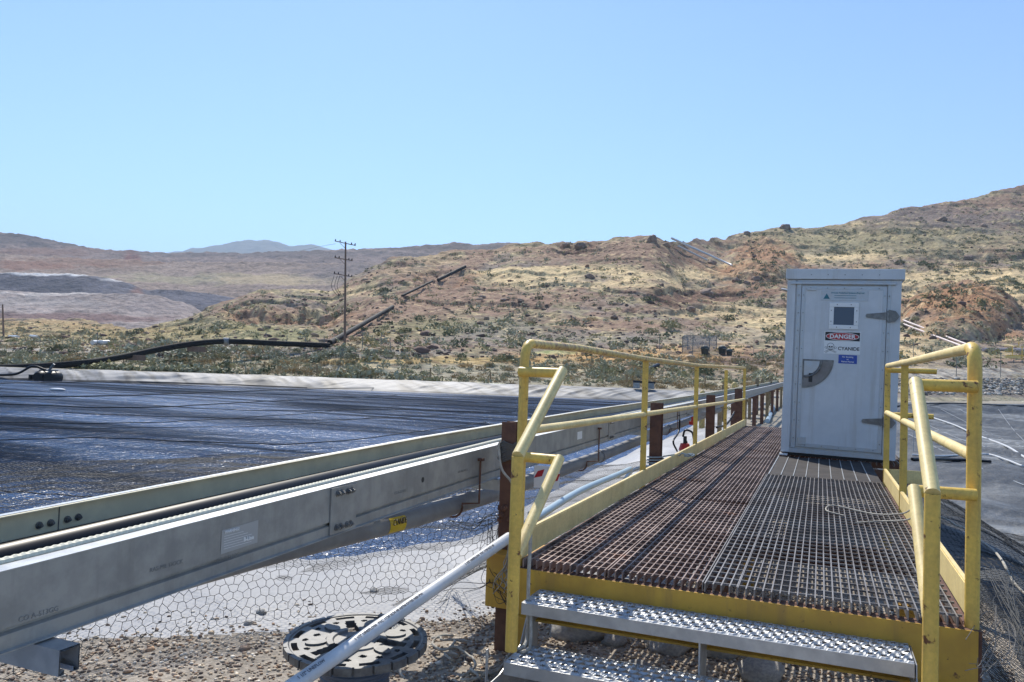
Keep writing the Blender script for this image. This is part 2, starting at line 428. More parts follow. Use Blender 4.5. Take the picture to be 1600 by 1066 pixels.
stk = ridged((GX * math.cos(1.12) + GY * math.sin(1.12)) * .8, (-GX * math.sin(1.12) + GY * math.cos(1.12)) * .10, 3, 33).ravel()[:, None]
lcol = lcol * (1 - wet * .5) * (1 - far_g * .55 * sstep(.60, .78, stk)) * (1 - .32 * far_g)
m_linerL = mat("grey_pond_liner_sheet", (0.3, 0.3, 0.3), 0.6, attr=True, mix_noise=0.08, bscale=14, bump=0.35, bdist=0.01, spec=0.3)
m_linerR = mat("dark_pond_liner_sheet", (0.1, 0.1, 0.1), 0.62, attr=True, mix_noise=0.3, bscale=4, bump=0.8, bdist=0.08, spec=0.5)
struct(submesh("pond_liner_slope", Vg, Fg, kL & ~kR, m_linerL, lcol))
dust2 = sstep(-.05, .35, fbm(GX * .16 + 8, GY * .4, 4, 67)).ravel()[:, None]
stR = ridged((GX * .41 + GY * .91) * .8, (-GX * .91 + GY * .41) * .12, 3, 35).ravel()[:, None]
rcol = np.array([0.035, 0.04, 0.046]) * (1 - dust2) + np.array([0.105, 0.11, 0.112]) * dust2
rcol = rcol * (1 + 1.0 * sstep(.72, .9, stR)) * (1 - .5 * sstep(.7, .9, 1 - stR + .25 * n_a))
struct(submesh("drained_pond_liner", Vg, Fg, kR, m_linerR, rcol))

# water
m_water = bpy.data.materials.new("dark_blue_pond_water"); m_water.use_nodes = True
nt = m_water.node_tree; b = nt.nodes["Principled BSDF"]
b.inputs["Base Color"].default_value = (0.008, 0.055, 0.165, 1); b.inputs["Roughness"].default_value = 0.27; b.inputs["Specular IOR Level"].default_value = 0.35; b.inputs["IOR"].default_value = 1.33
tc = nt.nodes.new("ShaderNodeTexCoord")
hs = None
for sc_, di, dist in ((2.8, 0.14, 0.3), (10.0, 0.035, 0.4), (0.6, 0.25, 0.2)):
    mp = nt.nodes.new("ShaderNodeMapping"); mp.inputs["Rotation"].default_value = (0, 0, 0.5); mp.inputs["Scale"].default_value = (1.0, 0.62, 1)
    nt.links.new(tc.outputs["Object"], mp.inputs[0])
    n = nt.nodes.new("ShaderNodeTexNoise"); n.inputs["Scale"].default_value = sc_; n.inputs["Detail"].default_value = 3; n.inputs["Distortion"].default_value = dist
    nt.links.new(mp.outputs[0], n.inputs[0])
    bp = nt.nodes.new("ShaderNodeBump"); bp.inputs["Distance"].default_value = di; bp.inputs["Strength"].default_value = 1
    nt.links.new(n.outputs[0], bp.inputs["Height"])
    if hs is not None: nt.links.new(hs, bp.inputs["Normal"])
    hs = bp.outputs[0]
nt.links.new(hs, b.inputs["Normal"])
wq = MB().add([(-175, -5, -1.1), (-4.0, -5, -1.1), (-4.0, 82, -1.1), (-175, 82, -1.1)], [(0, 1, 2, 3)])
struct(wq.build("pond_water", m_water))

# ================================================================== SETTING: hills
def cint(x, tab, k): return np.interp(x, [t[0] for t in tab], [t[k] for t in tab])
SHORE = [(-500, 84.5), (1100, 84.5), (1230, 76), (1410, 66), (1600, 88), (2200, 120)]
BASE = [(-500, 545, 112), (0, 545, 112), (200, 545, 112), (540, 543, 101), (900, 549, 112), (1150, 556, 115), (1300, 575, 100), (1410, 578, 92), (1600, 577, 108), (2200, 580, 140)]
CREST = [(-500, 500, 330), (0, 500, 330), (130, 502, 320), (170, 512, 270), (200, 514, 235), (240, 507, 225), (300, 491, 225), (335, 477, 225), (380, 462, 230), (420, 456, 235),
         (450, 457, 240), (520, 452, 245), (545, 432, 255), (560, 424, 260), (600, 406, 265), (640, 403, 270), (680, 401, 285), (700, 396, 290), (720, 392, 295), (770, 391, 300),
         (800, 386, 300), (840, 383, 300), (875, 380, 300), (905, 377, 295), (960, 376, 290), (1000, 374, 285), (1022, 371, 285), (1045, 377, 290), (1070, 378, 320), (1100, 376, 340),
         (1130, 373, 360), (1160, 366, 370), (1180, 364, 375), (1205, 359, 380), (1225, 356, 380), (1245, 359, 380), (1265, 357, 380), (1320, 350, 390), (1360, 338, 395),
         (1400, 328, 400), (1440, 322, 405), (1480, 315, 410), (1520, 309, 415), (1550, 303, 420), (1580, 295, 425), (1600, 292, 430), (1700, 280, 440), (2200, 250, 450)]
def build_sheet(name, m, xs, segs, noise_fn, color_fn, back=(60, -0.12), seed=0):
    """segs: list of (y array, D array, rows) knots from the foot up; between knots y is even and D eased."""
    Yp = []; Dp = []
    for k in range(len(segs) - 1):
        y0, D0, _ = segs[k]; y1, D1, n = segs[k + 1]
        for i in range(n):
            t = i / n; Yp.append(y0 + (y1 - y0) * t); Dp.append(D0 + (D1 - D0) * t ** 1.15)
    Yp.append(segs[-1][0]); Dp.append(segs[-1][1])
    Yp = np.array(Yp); Dp = np.array(Dp); XP = np.broadcast_to(xs, Yp.shape)
    hz = 578.0 + 0.035 * (XP - 800)
    # direction through (x, y): lateral offset over depth and rise over depth
    r = fwd[None, None] + right[None, None] * ((XP - 800) / F)[..., None] + up[None, None] * ((533 - Yp) / F)[..., None]
    P = EYE + r * (Dp / (r @ fwd0))[..., None]
    nb = 14
    last = P[-1]; out = [P]
    dirh = last - EYE; dirh[:, 2] = 0; dirh /= np.linalg.norm(dirh, axis=1)[:, None]
    for k in range(1, nb):
        q = last + dirh * (back[0] * k / nb); q = q.copy(); q[:, 2] += back[0] * k / nb * back[1]; out.append(q[None])
    P = np.concatenate(out, 0)
    XP = np.concatenate([XP, np.broadcast_to(xs, (nb - 1, len(xs)))]); YP = np.concatenate([Yp, np.repeat(Yp[-1:], nb - 1, 0)])
    Dq = np.concatenate([Dp, np.repeat(Dp[-1:], nb - 1, 0)])
    dz = noise_fn(P, XP, YP, Dq); P[..., 2] += dz
    colr = color_fn(P, XP, YP, Dq)
    nR, nC = XP.shape
    o = npmesh(name, P.reshape(-1, 3), gridfaces(nR, nC), m, np.clip(colr.reshape(-1, 3), 0.01, 0.9), True)
    struct(o)
    return dict(o=o, P=P, X=XP, Y=YP, D=Dq)
def blob(X, Y, cx, cy, rx, ry, ang=0.0, soft=0.5, n=0):
    c, s_ = math.cos(ang), math.sin(ang); dx = X - cx; dy = Y - cy
    d = np.sqrt(((dx * c + dy * s_) / rx) ** 2 + ((-dx * s_ + dy * c) / ry) ** 2)
    return 1 - sstep(1 - soft, 1 + soft, d + n)

xs = np.concatenate([np.linspace(-500, -20, 90), np.linspace(-18, 1618, 900), np.linspace(1622, 2200, 90)])
yb, Db = cint(xs, BASE, 1), cint(xs, BASE, 2); ycr, Dc = cint(xs, CREST, 1), cint(xs, CREST, 2)
Ds = cint(xs, SHORE, 1); ys = 578 + .035 * (xs - 800) + ZC * F / Ds * 1.0
ymid = np.minimum(ys - 2, (ys * .62 + yb * .38)); Dmid = Ds + (Db - Ds) * .45
GULLY = [(1190, 405, 55, 28), (1500, 487, 85, 40), (690, 440, 40, 14), (450, 492, 90, 14), (900, 392, 40, 14), (1400, 372, 120, 14)]
def hill_noise(P, XP, YP, D):
    x, y = P[..., 0], P[..., 1]
    amp = sstep(0, 30, D - np.interp(XP, xs, Ds))
    big = sstep(10, 120, D - np.interp(XP, xs, Ds))
    z = 1.6 * fbm(x / 34, y / 34, 3, 101) * big + 0.75 * fbm(x / 9, y / 9, 3, 103) * big + 0.34 * fbm(x / 2.4, y / 2.4, 4, 105) * amp + .10 * fbm(x / .8, y / .8, 2, 106) * amp
    # eroded cuts: ground dug away just below a lip
    for cx, cy, rx, A_ in ((445, 484, 95, 2.6), (540, 470, 40, 1.2), (690, 427, 44, 1.6), (900, 381, 36, 1.8), (1095, 450, 95, 1.2), (1400, 360, 170, 1.0), (1000, 480, 120, 1.0), (1300, 384, 60, 1.2), (1530, 395, 90, 1.5), (800, 440, 70, 1.2)):
        q = YP - cy - 4 * fbm(XP / 30., XP * 0 + cx, 3, 115)
        z -= A_ * sstep(0, 3, q) * (1 - sstep(6, 34, q)) * (1 - sstep(.6, 1.1, np.abs(XP - cx) / rx))
    z += 0.9 * (sstep(.45, .55, vnoise(x / 22, y / 10, 107)) - .5) * big
    g = np.zeros_like(x)
    for cx, cy, rx, ry in GULLY: g = np.maximum(g, blob(XP, YP, cx, cy, rx, ry, 0, .4))
    ang = -YAW; xr = x * math.cos(ang) - y * math.sin(ang) * -1
    lateral = x * right0[0] + y * right0[1]; depth = x * fwd0[0] + y * fwd0[1]
    # eroded bluff at the right and the cut bank left of it stand proud of the slope
    for cx, cy, rx, ry, A_ in ((1503, 492, 92, 44, 5.0), (1190, 408, 62, 32, 3.0)):
        q = np.clip(1 - ((XP - cx) / rx) ** 2 - ((YP - cy) / ry) ** 2, 0, 1) ** .5
        z += A_ * q * (1 + .45 * (ridged((x * right0[0] + y * right0[1]) / 3.4, (x * fwd0[0] + y * fwd0[1]) / 45, 3, 119) - .6))
    z += g * 3.2 * (ridged(lateral / 4.2, depth / 60, 3, 109) - .6)
    z += sstep(.55, .8, vnoise(x / 12, y / 12, 111)) * 0.5 * ridged(x / 1.6, y / 1.6, 2, 113) * big
    return z
def srgb(r, g, b_): return np.array([((c / 255 + .055) / 1.055) ** 2.4 for c in (r, g, b_)])
RED = srgb(141, 114, 96); TAN = srgb(214, 188, 142); OLV = srgb(145, 136, 102); GRY = srgb(128, 122, 115); ORG = srgb(155, 119, 92)
STR = srgb(178, 150, 96); DRK = srgb(100, 76, 62); PUR = srgb(118, 104, 98); GRN = srgb(120, 122, 84)
def hill_color(P, XP, YP, D):
    x, y = P[..., 0], P[..., 1]
    nA = fbm(x / 16, y / 16, 4, 201); nB = fbm(x / 5, y / 5, 4, 203); nC = fbm(x / 1.6, y / 1.6, 3, 205); nD = fbm(x / 40, y / 40, 3, 207)
    c = np.broadcast_to(RED, P.shape).copy()
    def lay(c, col, w): w = np.clip(w, 0, 1)[..., None]; return c * (1 - w) + col * w
    c = lay(c, GRY, sstep(-.1, .4, nA) * .6)
    c = lay(c, OLV, sstep(-.05, .25, nB + .4 * nD) * .65)
    c = lay(c, PUR, sstep(.1, .4, -nA + .3 * nB) * .6)
    wob = nB * .5 + nA * .5
    for cx, cy, rx, ry, col, st in [
        (930, 428, 230, 9, TAN, 1), (1110, 422, 80, 8, TAN, 1), (850, 440, 90, 10, TAN, .8), (1000, 448, 120, 5, TAN, .7), (1190, 505, 60, 10, TAN, .8), (1150, 487, 100, 10, TAN, .6),
        (1290, 402, 90, 9, TAN, 1), (1340, 352, 130, 3, TAN, .8), (1480, 436, 150, 14, TAN, .9), (1420, 548, 60, 28, TAN, .9), (1560, 455, 70, 20, TAN, .7), (1120, 530, 120, 14, TAN, .5), (1200, 520, 70, 20, TAN, .6),
        (700, 405, 60, 6, TAN, .4), (560, 455, 50, 5, TAN, .7), (480, 455, 60, 5, TAN, .5), (820, 395, 50, 12, TAN, .4),
        (960, 400, 170, 20, RED, 1), (1060, 392, 30, 15, DRK, .5), (690, 470, 190, 18, RED, 1), (640, 500, 80, 25, RED, .8), (890, 470, 90, 12, RED, .5), (950, 508, 150, 14, RED, .8), (1080, 463, 90, 13, DRK, .5),
        (445, 494, 95, 8, srgb(128, 92, 68), 1), (690, 437, 40, 9, srgb(132, 94, 70), 1), (905, 388, 30, 9, srgb(112, 84, 70), 1), (1095, 461, 95, 10, srgb(112, 84, 70), .9), (1190, 410, 62, 28, srgb(154, 114, 86), .9), (1503, 498, 86, 36, srgb(156, 118, 88), 1), (1503, 455, 95, 8, TAN, .9), (450, 491, 95, 10, ORG, .8), (690, 432, 45, 12, ORG, .7), (1230, 380, 60, 10, ORG, .4), (560, 410, 10, 8, ORG, .3),
        (1400, 372, 190, 22, OLV, .7), (1470, 340, 190, 16, PUR, .9), (1560, 320, 60, 14, RED, .8), (1300, 375, 60, 12, OLV, .5),
        (700, 512, 150, 14, GRN, .6), (1000, 530, 300, 14, GRY, .6), (780, 520, 60, 18, GRY, .5), (350, 530, 180, 18, OLV, .8), (320, 510, 90, 16, OLV, .8), (430, 522, 60, 14, GRN, .5),
        (100, 520, 200, 16, STR, .5), (60, 530, 200, 12, OLV, .6)]:
        c = lay(c, col, blob(XP, YP, cx, cy, rx, ry, 0, .5, wob * 1.3) * st)
    # trench of disturbed soil along the pipeline up the slope
    tr = np.abs(YP - np.interp(XP, [500, 515, 610, 683, 725, 760], [548, 538, 478, 440, 418, 395]))
    c = lay(c, RED * 1.05, (1 - sstep(10, 22, tr + 8 * nB)) * ((XP > 500) & (XP < 770)))
    # flat ground between shore and slope
    fl = 1 - sstep(8, 26, D - np.interp(XP, xs, Ds))
    c = lay(c, srgb(150, 145, 125), fl * .8)
    for cx, cy, rx, ry, col, st in [(700, 563, 260, 7, STR, .8), (960, 556, 150, 9, srgb(190, 150, 100), .95), (860, 551, 40, 4, srgb(140, 150, 95), .8), (560, 552, 120, 8, GRY, .9), (1080, 545, 90, 6, srgb(190, 155, 110), .7),
                                    (420, 553, 90, 6, GRY, .8), (310, 545, 70, 6, srgb(200, 198, 190), .9), (130, 548, 160, 6, srgb(175, 170, 160), .8), (1500, 583, 220, 9, srgb(168, 160, 148), 1), (1500, 570, 150, 4, srgb(120, 112, 104), .7),
                                    (1400, 615, 400, 7, srgb(120, 112, 105), 1), (240, 541, 80, 5, srgb(110, 100, 98), .8)]:
        c = lay(c, col, blob(XP, YP, cx, cy, rx, ry, 0, .4, nB * .8) * st)
    c = lay(c, TAN, sstep(.15, .4, nC) * sstep(0, .3, nB) * .45)
    nE = fbm(x / .7, y / .7, 2, 211); c = lay(c, OLV * .8, sstep(.15, .35, nE) * .3)
    c = lay(c, DRK, sstep(.28, .5, -nC) * .5)
    return c * (1 + .25 * nC[..., None] + .30 * nE[..., None]) * 1.14
HILL = build_sheet("hillside", m_terrain, xs, [(ys, Ds, 0), (ymid, Dmid, 90), (yb, Db, 90), (ycr, Dc, 400)], hill_noise, hill_color, back=(120, -0.15))

_hd = HILL['P'] - EYE
_hw = _hd @ fwd
HILL_Y = 533 - F * (_hd @ up) / _hw
HILL_MIN = np.minimum.accumulate(HILL_Y, axis=0)
def at_hill(px, py):
    """world point of the hillside seen at a photo position"""
    j = int(np.searchsorted(xs, px)); j = min(max(j, 0), len(xs) - 1)
    P = HILL['P'][:, j]; yy = HILL_Y[:, j]
    i = int(np.searchsorted(-HILL_MIN[:, j], -py)); i = min(max(i - 1, 0), len(yy) - 2)
    i2 = min(i + 1, len(yy) - 1)
    t = 0 if i2 == i or abs(yy[i] - yy[i2]) < 1e-6 else (yy[i] - py) / (yy[i] - yy[i2])
    return P[i] + (P[i2] - P[i]) * float(np.clip(t, 0, 1))
def hill_at_depth(px, D):
    X = HILL['X']; j = int(np.argmin(np.abs(X[0] - px))); P = HILL['P'][:, j]; dd = P @ fwd0
    i = int(np.argmin(np.abs(dd - D))); return P[i]

# mined benches and heap leach pads beyond
def tabfn(tab): return lambda x: np.interp(x, [t[0] for t in tab], [t[1] for t in tab])
xh = np.linspace(-500, 1000, 520)
def heap(name, base, crest, Db_, Dc_, rows, cols_fn, amp, back, seed, xr=None):
    x_ = xh if xr is None else np.linspace(xr[0], xr[1], int((xr[1] - xr[0]) / 2.8))
    yb_ = tabfn(base)(x_) + 26; yc_ = tabfn(crest)(x_)
    yc_ = np.minimum(yc_, yb_ - .5)
    Dba = tabfn(Db_)(x_) if isinstance(Db_, list) else np.full(x_.shape, float(Db_))
    Dca = tabfn(Dc_)(x_) if isinstance(Dc_, list) else np.full(x_.shape, float(Dc_))
    def nz(P, X, Y, D):
        x, y = P[..., 0], P[..., 1]
        lateral = x * right0[0] + y * right0[1]; depth = x * fwd0[0] + y * fwd0[1]
        return amp * (fbm(x / 40, y / 40, 3, seed) + .5 * fbm(x / 11, y / 11, 3, seed + 3) + .35 * fbm(x / 4, y / 4, 3, seed + 4) + .5 * (ridged(lateral / 14, depth / 90, 3, seed + 5) - .6))
    return build_sheet(name, m_far, x_, [(yb_, Dba, 0), (yc_, Dca, rows)], nz, cols_fn, back=back)
def hc(base, spots, k=0.9):
    def f(P, X, Y, D):
        x, y = P[..., 0], P[..., 1]
        nA = fbm(x / 60, y / 60, 4, 301); nB = fbm(x / 15, y / 15, 4, 303); nC = fbm(x / 5, y / 5, 3, 305)
        nF = fbm(x / 1.8, y / 1.8, 2, 307); c = np.broadcast_to(base, P.shape) * (1 + .18 * nA[..., None] + .22 * nB[..., None] + .28 * nC[..., None] + .3 * nF[..., None])
        for cx, cy, rx, ry, col, st in spots:
            w = (blob(X, Y, cx, cy, rx, ry, 0, .45, nB * .8) * st)[..., None]; c = c * (1 - w) + col * w * (1 + .15 * nB[..., None])
        return c * k * 1.08
    return f
sk = [(-500, 330), (-100, 352), (0, 362), (60, 372), (100, 380), (150, 387), (200, 392), (250, 395), (300, 395), (400, 394), (480, 393), (530, 391), (600, 389), (650, 385), (700, 381), (780, 379), (830, 381), (870, 384), (1000, 390)]
heap("upper_mine_bench", [(-500, 425), (0, 421), (170, 432), (260, 445), (500, 446), (1000, 445)], [(-500, 395), (0, 396), (120, 402), (200, 408), (330, 409), (450, 410), (600, 411), (1000, 412)], 640, 800, 70,
     hc(srgb(148, 130, 118), [(350, 436, 200, 8, srgb(158, 148, 122), .8), (430, 437, 90, 9, srgb(180, 160, 130), .9), (120, 410, 120, 9, srgb(138, 108, 92), .7), (560, 425, 90, 14, srgb(120, 110, 108), .8), (40, 415, 90, 6, srgb(140, 105, 90), .7)]), 2.5, (160, .01), 401)
heap("mine_ridge", [(-500, 400), (0, 400), (200, 412), (450, 414), (1000, 416)], sk, 930, 1150, 70,
     hc(srgb(128, 112, 106), [(60, 375, 120, 8, srgb(95, 85, 84), .9), (205, 402, 14, 8, srgb(130, 80, 70), .9), (150, 383, 120, 4, srgb(90, 82, 82), .9), (450, 398, 260, 5, srgb(100, 92, 92), .7), (60, 394, 100, 7, srgb(128, 100, 88), .8), (700, 388, 150, 6, srgb(96, 86, 82), .8)]), 3.0, (300, -.05), 411)
heap("grey_heap_leach_pad", [(-500, 462), (0, 458), (130, 463), (240, 470), (300, 475), (420, 482), (520, 482)], [(-500, 428), (0, 427), (60, 425), (130, 427), (170, 433), (200, 441), (230, 452), (260, 455), (330, 459), (380, 466), (430, 474), (520, 480)], 460, 520, 60,
     hc(srgb(96, 94, 100), [(215, 452, 10, 9, srgb(130, 96, 84), .6), (60, 444, 110, 9, srgb(82, 82, 90), .8), (40, 426, 60, 2.6, srgb(215, 210, 205), .95), (130, 427, 55, 2.4, srgb(220, 215, 210), .95), (185, 436, 26, 3, srgb(205, 200, 196), .9), (330, 466, 60, 7, srgb(110, 108, 116), .7)], 1.0), 1.6, (110, .02), 421, xr=(-500, 520))
heap("purple_grey_heap_leach_pad", [(-500, 505), (0, 503), (150, 507), (330, 512), (420, 515)], [(-500, 455), (0, 453), (60, 455), (120, 457), (200, 461), (250, 466), (285, 474), (302, 481), (320, 492), (350, 500), (420, 510)], 335, 415, 80,
     hc(srgb(146, 134, 128), [(100, 496, 160, 7, srgb(122, 98, 94), .8), (120, 457, 220, 2.2, srgb(190, 180, 172), .95), (60, 470, 90, 8, srgb(150, 142, 138), .8), (240, 480, 60, 9, srgb(146, 134, 130), .7)], 1.05), 1.4, (45, .0), 431, xr=(-500, 420))
# plain behind everything, then the far blue mountain
pl = []
for a_ in np.linspace(-1.6, 1.5, 60):
    pl.append((a_,))
ua = np.linspace(-1.8, 1.8, 80); Dv = np.array([300, 600, 1200, 2500, 4000, 6200.])
DDp, UUp = np.meshgrid(Dv, ua, indexing='ij')
PX = DDp * fwd0[0] + UUp * DDp * right0[0]; PY = DDp * fwd0[1] + UUp * DDp * right0[1]
struct(npmesh("desert_plain", np.stack([PX, PY, np.full(PX.shape, -3.0)], -1), gridfaces(*PX.shape), m_far, np.broadcast_to(srgb(150, 132, 110), (PX.size, 3)), True))
mc = [(240, 398), (270, 396), (285, 394), (300, 390), (320, 387), (340, 384), (360, 380), (375, 378), (395, 376), (412, 373), (425, 375), (435, 377), (450, 383), (470, 385), (490, 384), (505, 388), (520, 393), (545, 398), (600, 402)]
xm = np.linspace(200, 640, 300)
def mnoise(P, X, Y, D): 
    x, y = P[..., 0], P[..., 1]; return (34 * (ridged(x / 240, y / 240, 4, 501) - .6)) * sstep(0, 1, (D - 3800) / 500) + 7 * fbm(x / 70, y / 70, 3, 503)
build_sheet("distant_mountain", m_mtn, xm, [(np.full(xm.shape, 425.), np.full(xm.shape, 3800.), 0), (tabfn(mc)(xm), np.full(xm.shape, 5000.), 90)], mnoise, lambda P, X, Y, D: np.broadcast_to(srgb(110, 105, 105), P.shape) * 1.0, back=(700, -.2))


# ================================================================== THE DECK (walkway platform)
XL, XR, YF, ZD = -1.345, 0.555, 3.54, 0.62
YE, YR = 15.6, 8.0          # far end of the long side, far end of the wide side
SEAM = -0.475
deck = thing("walkway_platform", (-0.4, YF, 0), "long steel walkway deck of open bar grating on yellow beams", "walkway")
def grating(x0, x1, y0, y1, m, parent, pitch=0.034, cross=0.098, gap=(), edge=False):
    b = MB(); x = x0 + 0.004
    while x < x1 - 0.002:
        ys_ = y0 + rng.uniform(0, 0.004)
        for (ga, gb) in list(gap) + [(y1, y1)]:
            b.bb(x - 0.0028, x + 0.0028, ys_, ga, ZD - 0.038, ZD); ys_ = gb
        x += pitch
    o = b.build("bearing_bar", m, parent)
    c = MB(); y = y0 + 0.05; i = 0
    while y < y1 - .02:
        if not any(ga - .01 < y < gb + .01 for ga, gb in gap):
            c.bb(x0, x1, y - 0.003, y + 0.003, ZD - 0.0105, ZD - 0.0012)
        y += cross
    c.build("cross_rod", m, o)
    return o
grating(XL + .01, -0.92, YF, YE, m_grate, deck, gap=((6.9, 6.94), (10.4, 10.44)))
grating(-0.912, SEAM, YF + 0.006, YE + .01, m_grate, deck, gap=((5.9, 5.94), (9.3, 9.34)))
g3 = grating(SEAM + .006, XR - .012, YF + 0.004, 7.86, m_grate2, deck, pitch=0.0352)
eb = MB()
for xx in (SEAM - .003, -0.33):
    eb.bb(xx, xx + .0045, YF + .01, 7.85, ZD - .036, ZD + .002)
eb.build("edge_bar", m_grate2, deck)
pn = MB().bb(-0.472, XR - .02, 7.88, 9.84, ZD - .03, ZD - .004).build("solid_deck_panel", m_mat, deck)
st_ = MB(); x = -0.46
while x < .52:
    st_.bb(x, x + .007, 7.885, 9.83, ZD - .004, ZD + .003); x += .112
st_.build("panel_strip", m_galv, pn)
# deck area that carries the cabinet
pb_ = MB(); x = -0.47
while x < 0.95:
    pb_.bb(x, x + .0056, 9.86, 11.6, ZD - .038, ZD - .002); x += .06
pb_.build("bearing_bar", m_grate2, deck)
# yellow frame
fr = MB()
fr.bb(XL - .02, XR + .035, YF - .012, YF - .004, ZD - .27, ZD - .043)
fr.bb(XL - .02, XR + .035, YF - .05, YF - .012, ZD - .272, ZD - .262)
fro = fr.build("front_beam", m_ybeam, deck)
MB().bb(XL - .02, XR + .035, YF - .0039, YF + .06, ZD - .052, ZD - .0425).build("beam_top_flange", m_rust, fro)
sb = MB()
sb.bb(XL - .06, XL - .0, YF + .0, YE + .1, ZD - .24, ZD - .045)
sb.bb(XR + .0, XR + .05, YF + .0, YR + .1, ZD - .24, ZD - .045)
sb.bb(SEAM - .03, SEAM + .03, YF + .1, YE, ZD - .24, ZD - .045)
for yy in (5.0, 6.5, 8.0, 9.5, 11.0, 12.5, 14.0, 15.5):
    sb.bb(XL, SEAM - .03, yy - .03, yy + .03, ZD - .18, ZD - .047)
    if yy < 12: sb.bb(SEAM + .03, (XR if yy < 8.1 else 0.95), yy - .03, yy + .03, ZD - .18, ZD - .047)
sb.build("side_beam", m_rust, deck)
# kick plates
def kick(x, y0, y1, side, m):
    b = MB(); path = [(x, y0, 0), (x, y1, 0)]
    b.bb(x - .004, x + .004, y0, y1, ZD - .002, ZD + .118)
    b.bb(min(x, x + side * .018), max(x, x + side * .018), y0, y1, ZD + .118, ZD + .124)
    return b.build("kick_plate", m, deck)
kick(XL - .008, YF + .02, YE, -1, m_yellow_pale)
kick(XR + .004, YF + .06, YR, 1, m_yellow_pale)
MB().bb(XR + .01, .98, YR - .004, YR + .004, ZD - .002, ZD + .12).build("kick_plate", m_yellow_pale, deck)
# stub beam under the first rusty post
so = MB(); so.bbev(-1.665, -1.42, 3.86, 4.16, 0.26, 0.535, .006).bb(-1.68, -1.40, 3.84, 4.18, 0.535, 0.55)
so.build("stub_beam", m_ybeam, deck)
lg = MB()
for (xx, yy) in ((XL - .03, 3.7), (XR - .12, 4.6), (XL - .03, 9.5), (XR + .02, 7.8), (SEAM, 12.5), (XL - .03, 15.3), (SEAM, 6)):
    lg.bb(xx - .04, xx + .04, yy - .04, yy + .04, -0.6, ZD - .24)
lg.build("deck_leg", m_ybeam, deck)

# ------------------------------------------------------------------ handrails
def arc(p0, p1, p2, n=5):
    p0, p1, p2 = map(np.array, (p0, p1, p2)); return [tuple((1 - t) ** 2 * p0 + 2 * t * (1 - t) * p1 + t * t * p2) for t in np.linspace(0, 1, n)]
PR = 0.0245
def angle_post(x, y, z0, z1, parent, m=None, w=.05):
    b = MB(); b.bb(x - w / 2, x + w / 2, y - .003, y + .003, z0, z1); b.bb(x - w / 2 if x < 0 else x + w / 2 - .006, x - w / 2 + .006 if x < 0 else x + w / 2, y + .0031, y + w, z0, z1)
    return b.build("post", m or m_yellow, parent)
XLr, XRr = -1.375, 0.575
hl = thing("guard_rail", (XLr, 3.6, ZD), "long yellow pipe handrail with rust-worn top along the left edge of the deck", "handrail")
YA, YB = 3.58, 15.45
topz = 1.672
MB().tube([(XLr - .0, YA, 0.36), (XLr, YA, 1.2)] + arc((XLr, YA, 1.58), (XLr, YA, topz), (XLr, YA + .09, topz + .004)) , PR, 12).build("corner_post", m_yellow, hl, True)
MB().tube([(XLr, YA + .09, topz + .004), (XLr, YA + .9, topz + .014), (XLr, 6.4, topz - .002), (XLr, 9.3, topz - .004), (XLr, 12.4, topz + .03), (XLr, YB, topz + .06)], PR * .95, 12).build("top_rail", m_yellow_worn, hl, True)
MB().tube([(XLr + .0, YA + .02, 1.235), (XLr, 6.4, 1.205), (XLr, 9.3, 1.18), (XLr, 12.4, 1.15), (XLr, YB, 1.13)], PR * .92, 12).build("mid_rail", m_yellow_pale, hl, True)
for yy in (6.43, 9.3, 12.35): angle_post(XLr, yy, .55, topz - .02, hl)
angle_post(XLr, YB, .55, topz + .05, hl)
def stair_rail(x, y0, y1, xo, zt, zn, zm, zb, label, side):
    t = thing("stair_rail", (x, y1, zb), label, "handrail")
    MB().tube([(xo, y0 + .02, zt), (x, y0, zt)], PR, 12).build("top_stub", m_yellow, t, True)
    MB().tube([(x, y0 + .0, zt + .012), (x, y0 - .02, zt - .0), (x, y1, zn)], PR * 1.04, 12).build("sloping_top_rail", m_yellow_pale, t, True)
    MB().tube([(xo, y0 + .02, zm), (x, y0, zm)], PR, 12).build("lower_stub", m_yellow, t, True)
    MB().tube([(x, y0, zm + .01), (x, y1 + .02, zm - (zt - zn) * .98)], PR, 12).build("sloping_mid_rail", m_yellow_pale, t, True)
    MB().tube([(x, y1, zb), (x, y1, zn + .0)], PR * 1.02, 14).build("newel_post", m_yellow, t, True)
    return t
pL = atY(869, 583, 3.42); pLn = atY(809, 713, 2.95); pLm = atY(867, 722, 3.42)
pRn = atY(1457, 772, 2.95); pRt = atY(1452, 600, 3.45); pRm = atY(1460, 772, 3.45)
stair_rail(pLn[0], 3.5, 2.95, XLr, pL[2], pLn[2], pLm[2], 0.40, "yellow zigzag stair handrail at the left side of the metal steps", -1)
stair_rail(pRn[0], 3.5, 2.95, XRr, pRt[2] - .005, pRn[2], pRm[2], -0.02, "yellow zigzag stair handrail at the right side of the metal steps", 1)
hr = thing("guard_rail", (XRr, 3.6, ZD), "short yellow pipe handrail along the right edge of the deck beside the cabinet", "handrail")
MB().tube([(XRr, YA, 0.33), (XRr, YA, 1.3)] + arc((XRr, YA, 1.60), (XRr, YA, 1.695), (XRr, YA + .09, 1.697)), PR * 1.1, 14).build("corner_post", m_yellow, hr, True)
MB().tube([(XRr, YA + .08, 1.697), (XRr, 6.1, 1.695), (XRr, YR - .03, 1.70)], PR, 12).build("top_rail", m_yellow_pale, hr, True)
MB().tube([(XRr, YA + .03, 1.257), (XRr, YR - .03, 1.262)], PR, 12).build("mid_rail", m_yellow_pale, hr, True)
MB().tube([(XRr, YR, 1.66), (.98, YR, 1.66)], PR, 12).build("return_top_rail", m_yellow, hr, True)
MB().tube([(XRr, YR, 1.245), (.96, YR, 1.245)], PR, 12).build("return_mid_rail", m_yellow, hr, True)
